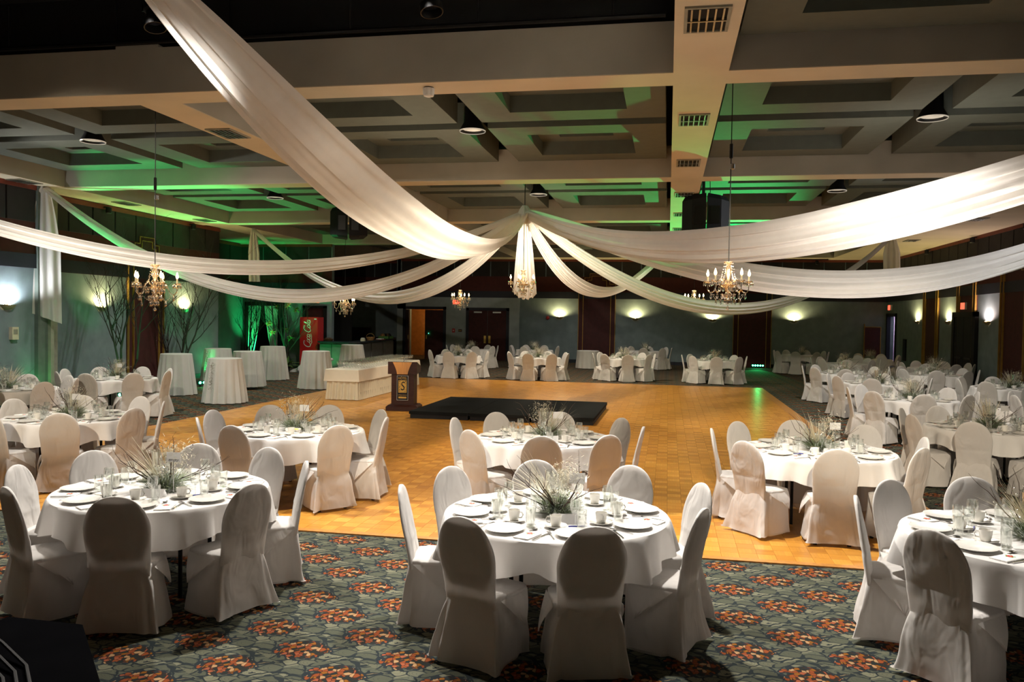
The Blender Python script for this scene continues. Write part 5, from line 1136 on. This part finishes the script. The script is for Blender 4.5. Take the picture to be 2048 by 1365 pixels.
# ------------------------------------------------------------------ bare trees with strings and green uplights
def bare_tree(loc, h, lab, seed, spread=0.55, beads=6, mat_='twig_dark', lean=0.0, lim=(-14.85, 30.9)):
    rg = random.Random(seed); t = thing('bare_tree', lab, 'bare tree', loc, 0, 'bare decorative trees'); tips = []
    tr = MB(); br = MB(); tg = MB()
    def grow(p, d, ln, r, depth):
        pts = [p]; rs = [r]; n = 6
        for i in range(n):
            d = (d + Vector((rg.gauss(0, .10), rg.gauss(0, .10), rg.gauss(0.04, .06)))).normalized(); q = pts[-1] + d * ln / n; q.x = max(q.x, lim[0] - loc[0]); q.y = min(q.y, lim[1] - loc[1]); q.z = min(max(q.z, 0.3), 4.6); pts.append(q); rs.append(r * (1 - 0.6 * (i + 1) / n))
        (tr if depth == 0 else br if depth == 1 else tg).tube(pts, rs, 7 if depth == 0 else 5 if depth == 1 else 4)
        if depth < 3:
            for k in range(9 if depth == 0 else 5 if depth == 1 else 3):
                u = rg.uniform(0.22 if depth == 0 else 0.3, 1.0); i = min(n - 1, int(u * n)); b = pts[i].lerp(pts[i + 1], u * n - i); a = rg.uniform(0, 6.28)
                nd = (d + Vector((math.cos(a), math.sin(a), rg.uniform(-0.1, 0.4))) * spread * rg.uniform(0.7, 1.5)).normalized(); grow(b, nd, ln * rg.uniform(0.38, 0.62), rs[i] * 0.55, depth + 1)
        if depth in (1, 2): tips.append(pts[-1])
    for k in range(3):
        a = k * 2.1 + seed; grow(Vector((0.05 * math.cos(a), 0.05 * math.sin(a), 0.08)), Vector((0.22 * math.cos(a) + lean, 0.22 * math.sin(a), 1)).normalized(), h * (0.75 if k else 0.95), 0.035, 0)
    tr.build('trunk', mat_, t); br.build('branches', mat_, t); tag(tg.build('fine_twigs', mat_, t), kind='stuff')
    MB().lathe([(0.17, 0.0), (0.2, 0.02), (0.22, 0.22), (0.2, 0.24), (0.05, 0.20)], 20).build('pot', 'black', t)
    low = [p for p in tips if p.z < h * 0.62] or tips
    for k in range(beads):
        p = rg.choice(low); L_ = rg.uniform(0.25, 0.55); m = MB()
        for j in range(int(L_ / 0.022)): m.ball((p.x, p.y, p.z - j * 0.022), 0.006, 4)
        m.build('bead_string', 'silver', t)
    return t
bare_tree((-13.7, 18.75, 0), 3.5, 'bare dark tree hung with bead strings by the pilaster', 3, 0.6, 8)
bare_tree((-14.35, 22.1, 0), 3.2, 'bare dark tree beside the maroon wall panel', 8, 0.5, 5)
bare_tree((-14.1, 28.4, 0), 3.3, 'bare tree dressed with leaves and blossoms near the drinks cooler', 12, 0.6, 4)
bare_tree((-16.2, 29.6, 0), 2.9, 'slim bare tree in front of the curtained doorway', 21, 0.4, 0, lim=(-17.2, 30.7))
rg = random.Random(4)
for k in range(8):
    a = rg.uniform(0, 6.28); r = rg.uniform(0.2, 0.6); z = rg.uniform(0.9, 2.6); p = Vector((-14.1 + r * math.cos(a), 28.3 + r * math.sin(a), z)); m = MB()
    for j in range(16):
        d = Vector((rg.gauss(0, 1), rg.gauss(0, 1), rg.gauss(0, .7))).normalized(); s = d.cross(Vector((0, 0, 1))).normalized() * 0.05; m.add([(0, 0, 0), tuple(d * 0.09 + s), tuple(d * 0.18 + Vector((0, 0, -0.02))), tuple(d * 0.09 - s)], [(0, 1, 2, 3)])
    o = thing('blossom_cluster', ('pale blossom cluster wired on the dressed tree' if k % 2 else 'green leaf cluster wired on the dressed tree'), 'blossom', tuple(p), 0, 'blossom clusters on the dressed tree'); m.build('petals', 'blossom' if k % 2 else 'leaf_green', o); MB().ball((0, 0, 0), 0.03, 6).build('centre', 'lemon', o)
def fern(loc, n, ln, lab, seed):
    rg = random.Random(seed); t = thing('fern', lab, 'fern', loc); MB().lathe([(0.12, 0), (0.16, 0.2), (0.15, 0.2), (0.03, 0.16)], 16).build('pot', 'black', t)
    for k in range(n):
        a = rg.uniform(0, 6.28); el = rg.uniform(0.5, 1.2); p = Vector((0, 0, 0.18)); d = Vector((math.cos(a) * math.cos(el), math.sin(a) * math.cos(el), math.sin(el))); L_ = []
        for j in range(8):
            u = j / 7; s = Vector((-math.sin(a), math.cos(a), 0)) * (0.06 * math.sin(PI * (0.1 + 0.9 * u)) + 0.002); L_.append([p - s, p + Vector((0, 0, 0.012)), p + s]); d = (d + Vector((0, 0, -0.14))).normalized(); p = p + d * ln / 7
        MB().loft(L_, closed=False).build('frond', 'leaf_green', t)
fern((-15.3, 30.2, 0), 16, 0.75, 'green fern beside the curtained doorway', 2); fern((-13.75, 27.9, 0), 14, 0.55, 'green fern at the foot of the dressed tree', 5)
for k, (x, y, s, lb) in enumerate(((-14.2, 27.15, 0.36, 'crumpled white fabric heap in front of the dressed tree'), (-13.35, 28.4, 0.36, 'crumpled white fabric heap beside the drinks cooler'), (-14.75, 28.0, 0.30, 'crumpled white fabric heap behind the dressed tree'))):
    L = []
    for i in range(9):
        u = i / 8; r0 = s * (1 - u ** 1.6) + 0.01; L.append([(x + r0 * (1 + 0.25 * math.sin(5 * a + k + 4 * u)) * math.cos(a), y + r0 * (1 + 0.25 * math.sin(5 * a + k + 4 * u)) * math.sin(a), 0.002 + 0.24 * u * (1 + 0.25 * math.sin(3 * a + k))) for a in [2 * PI * j / 40 for j in range(40)]])
    tag(MB().loft(L, True, True).build('fabric_heap', 'cocktail_cloth'), lb, 'fabric')
def led_bar(loc, rz, lab):
    t = thing('led_uplight', lab, 'uplight', loc, rz, 'green floor uplights'); BX(-0.3, 0.3, -0.06, 0.06, 0.06, 0.17).build('housing', 'black', t, smooth=False)
    for x in (-0.22, 0.22): BX(x - 0.015, x + 0.015, -0.08, 0.08, 0, 0.06).build('foot', 'black_metal', t, smooth=False)
    for k in range(5): MB().ball((-0.22 + k * 0.11, -0.055, 0.12), 0.035, 8).build('lens', 'lens_green', t)
led_bar((-14.55, 24.9, 0), 0.5, 'glowing green light bar on the floor before the sconce wall')
led_bar((4.08, 38.85, 0), -0.05, 'glowing green light bar on the floor below a maroon panel')
led_bar((-13.9, 16.0, 0), 1.0, 'green light bar on the floor at the wall pilaster')
led_bar((-12.9, 17.85, 0), 0.7, 'green light bar on the floor under the bare tree by the pilaster')
led_bar((-13.1, 21.65, 0), 0.7, 'green light bar on the floor under the bare tree by the maroon panel')
led_bar((9.3, 15.2, 0), -1.7, 'green light bar on the floor by the exit-sign wall')
led_bar((-16.55, 30.55, 0), 0.0, 'green light bar at the foot of the curtained doorway')
t = thing('door_pull', 'vertical metal handle catching green light on the pilaster', 'handle', (-14.45, 17.02, 1.1)); MB().tube([(0.0, 0, 0.0), (0.06, 0, 0.02), (0.06, 0, 0.62), (0, 0, 0.64)], 0.016, 6).build('bar', 'silver', t)

# ------------------------------------------------------------------ equipment case with cables at the stage edge
CX, CY = -3.05, 3.45
def case_poly(k, z): return [(x * k, y * k, z) for x, y in ((-0.50, 0.43), (-0.03, 0.42), (0.56, -0.20), (0.40, -0.44), (-0.50, -0.44))]
t = thing('equipment_case', 'black wedge-sided equipment case with a felt top beside the carpet table', 'equipment case', (CX, CY, 0))
MB().loft([case_poly(0.98, 0.02), case_poly(1.0, 0.06), case_poly(1.0, 0.43)], True, True).build('case_body', 'felt', t, smooth=False)
MB().loft([case_poly(1.01, 0.43), case_poly(1.01, 0.445), case_poly(0.99, 0.452)], True, True).build('lid', 'felt', t, smooth=False)
for x, y in ((-0.4, 0.33), (-0.05, 0.33), (0.3, -0.34), (-0.4, -0.34)): MB().lathe([(0.025, 0), (0.025, 0.03)], 8, (x, y, 0)).build('foot', 'black_metal', t)
BX(-0.3, -0.15, 0.425, 0.45, 0.22, 0.28).build('handle', 'black_metal', t, smooth=False)
for k, ds in enumerate(('upper', 'middle', 'lower')):
    pts = [(-3.62, 3.52 - k * 0.05, 0.60 - k * 0.02), (-3.45, 3.54 - k * 0.06, 0.56 - 0.02 * k), (-3.2, 3.46 - k * 0.07, 0.50), (-2.95, 3.33 - k * 0.07, 0.464), (-2.78 - k * 0.04, 3.16 - 0.03 * k, 0.464), (-2.72 - k * 0.04, 3.04 - 0.02 * k, 0.464)]
    tag(MB().tube(pts, 0.009, 7).build('black_cable', 'black'), 'thin black cable, %s of three draped over the equipment case' % ds, 'cable', 'cables on the equipment case')
t = thing('red_stand', 'red and black upright stand next to the equipment case', 'stand', (-3.70, 3.92, 0)); MB().tube([(0, 0, 0), (0, 0, 0.70)], 0.026, 10).build('pole', 'black_metal', t)
MB().tube([(0, 0, 0.40), (0, 0, 0.64)], 0.030, 10).build('red_sleeve', 'alarm_red', t); MB().tube([(0, 0, 0.1), (0, 0, 0.30)], 0.030, 10).build('red_sleeve', 'alarm_red', t); MB().lathe([(0.10, 0), (0.10, 0.015), (0.03, 0.03)], 14).build('foot_plate', 'black_metal', t)
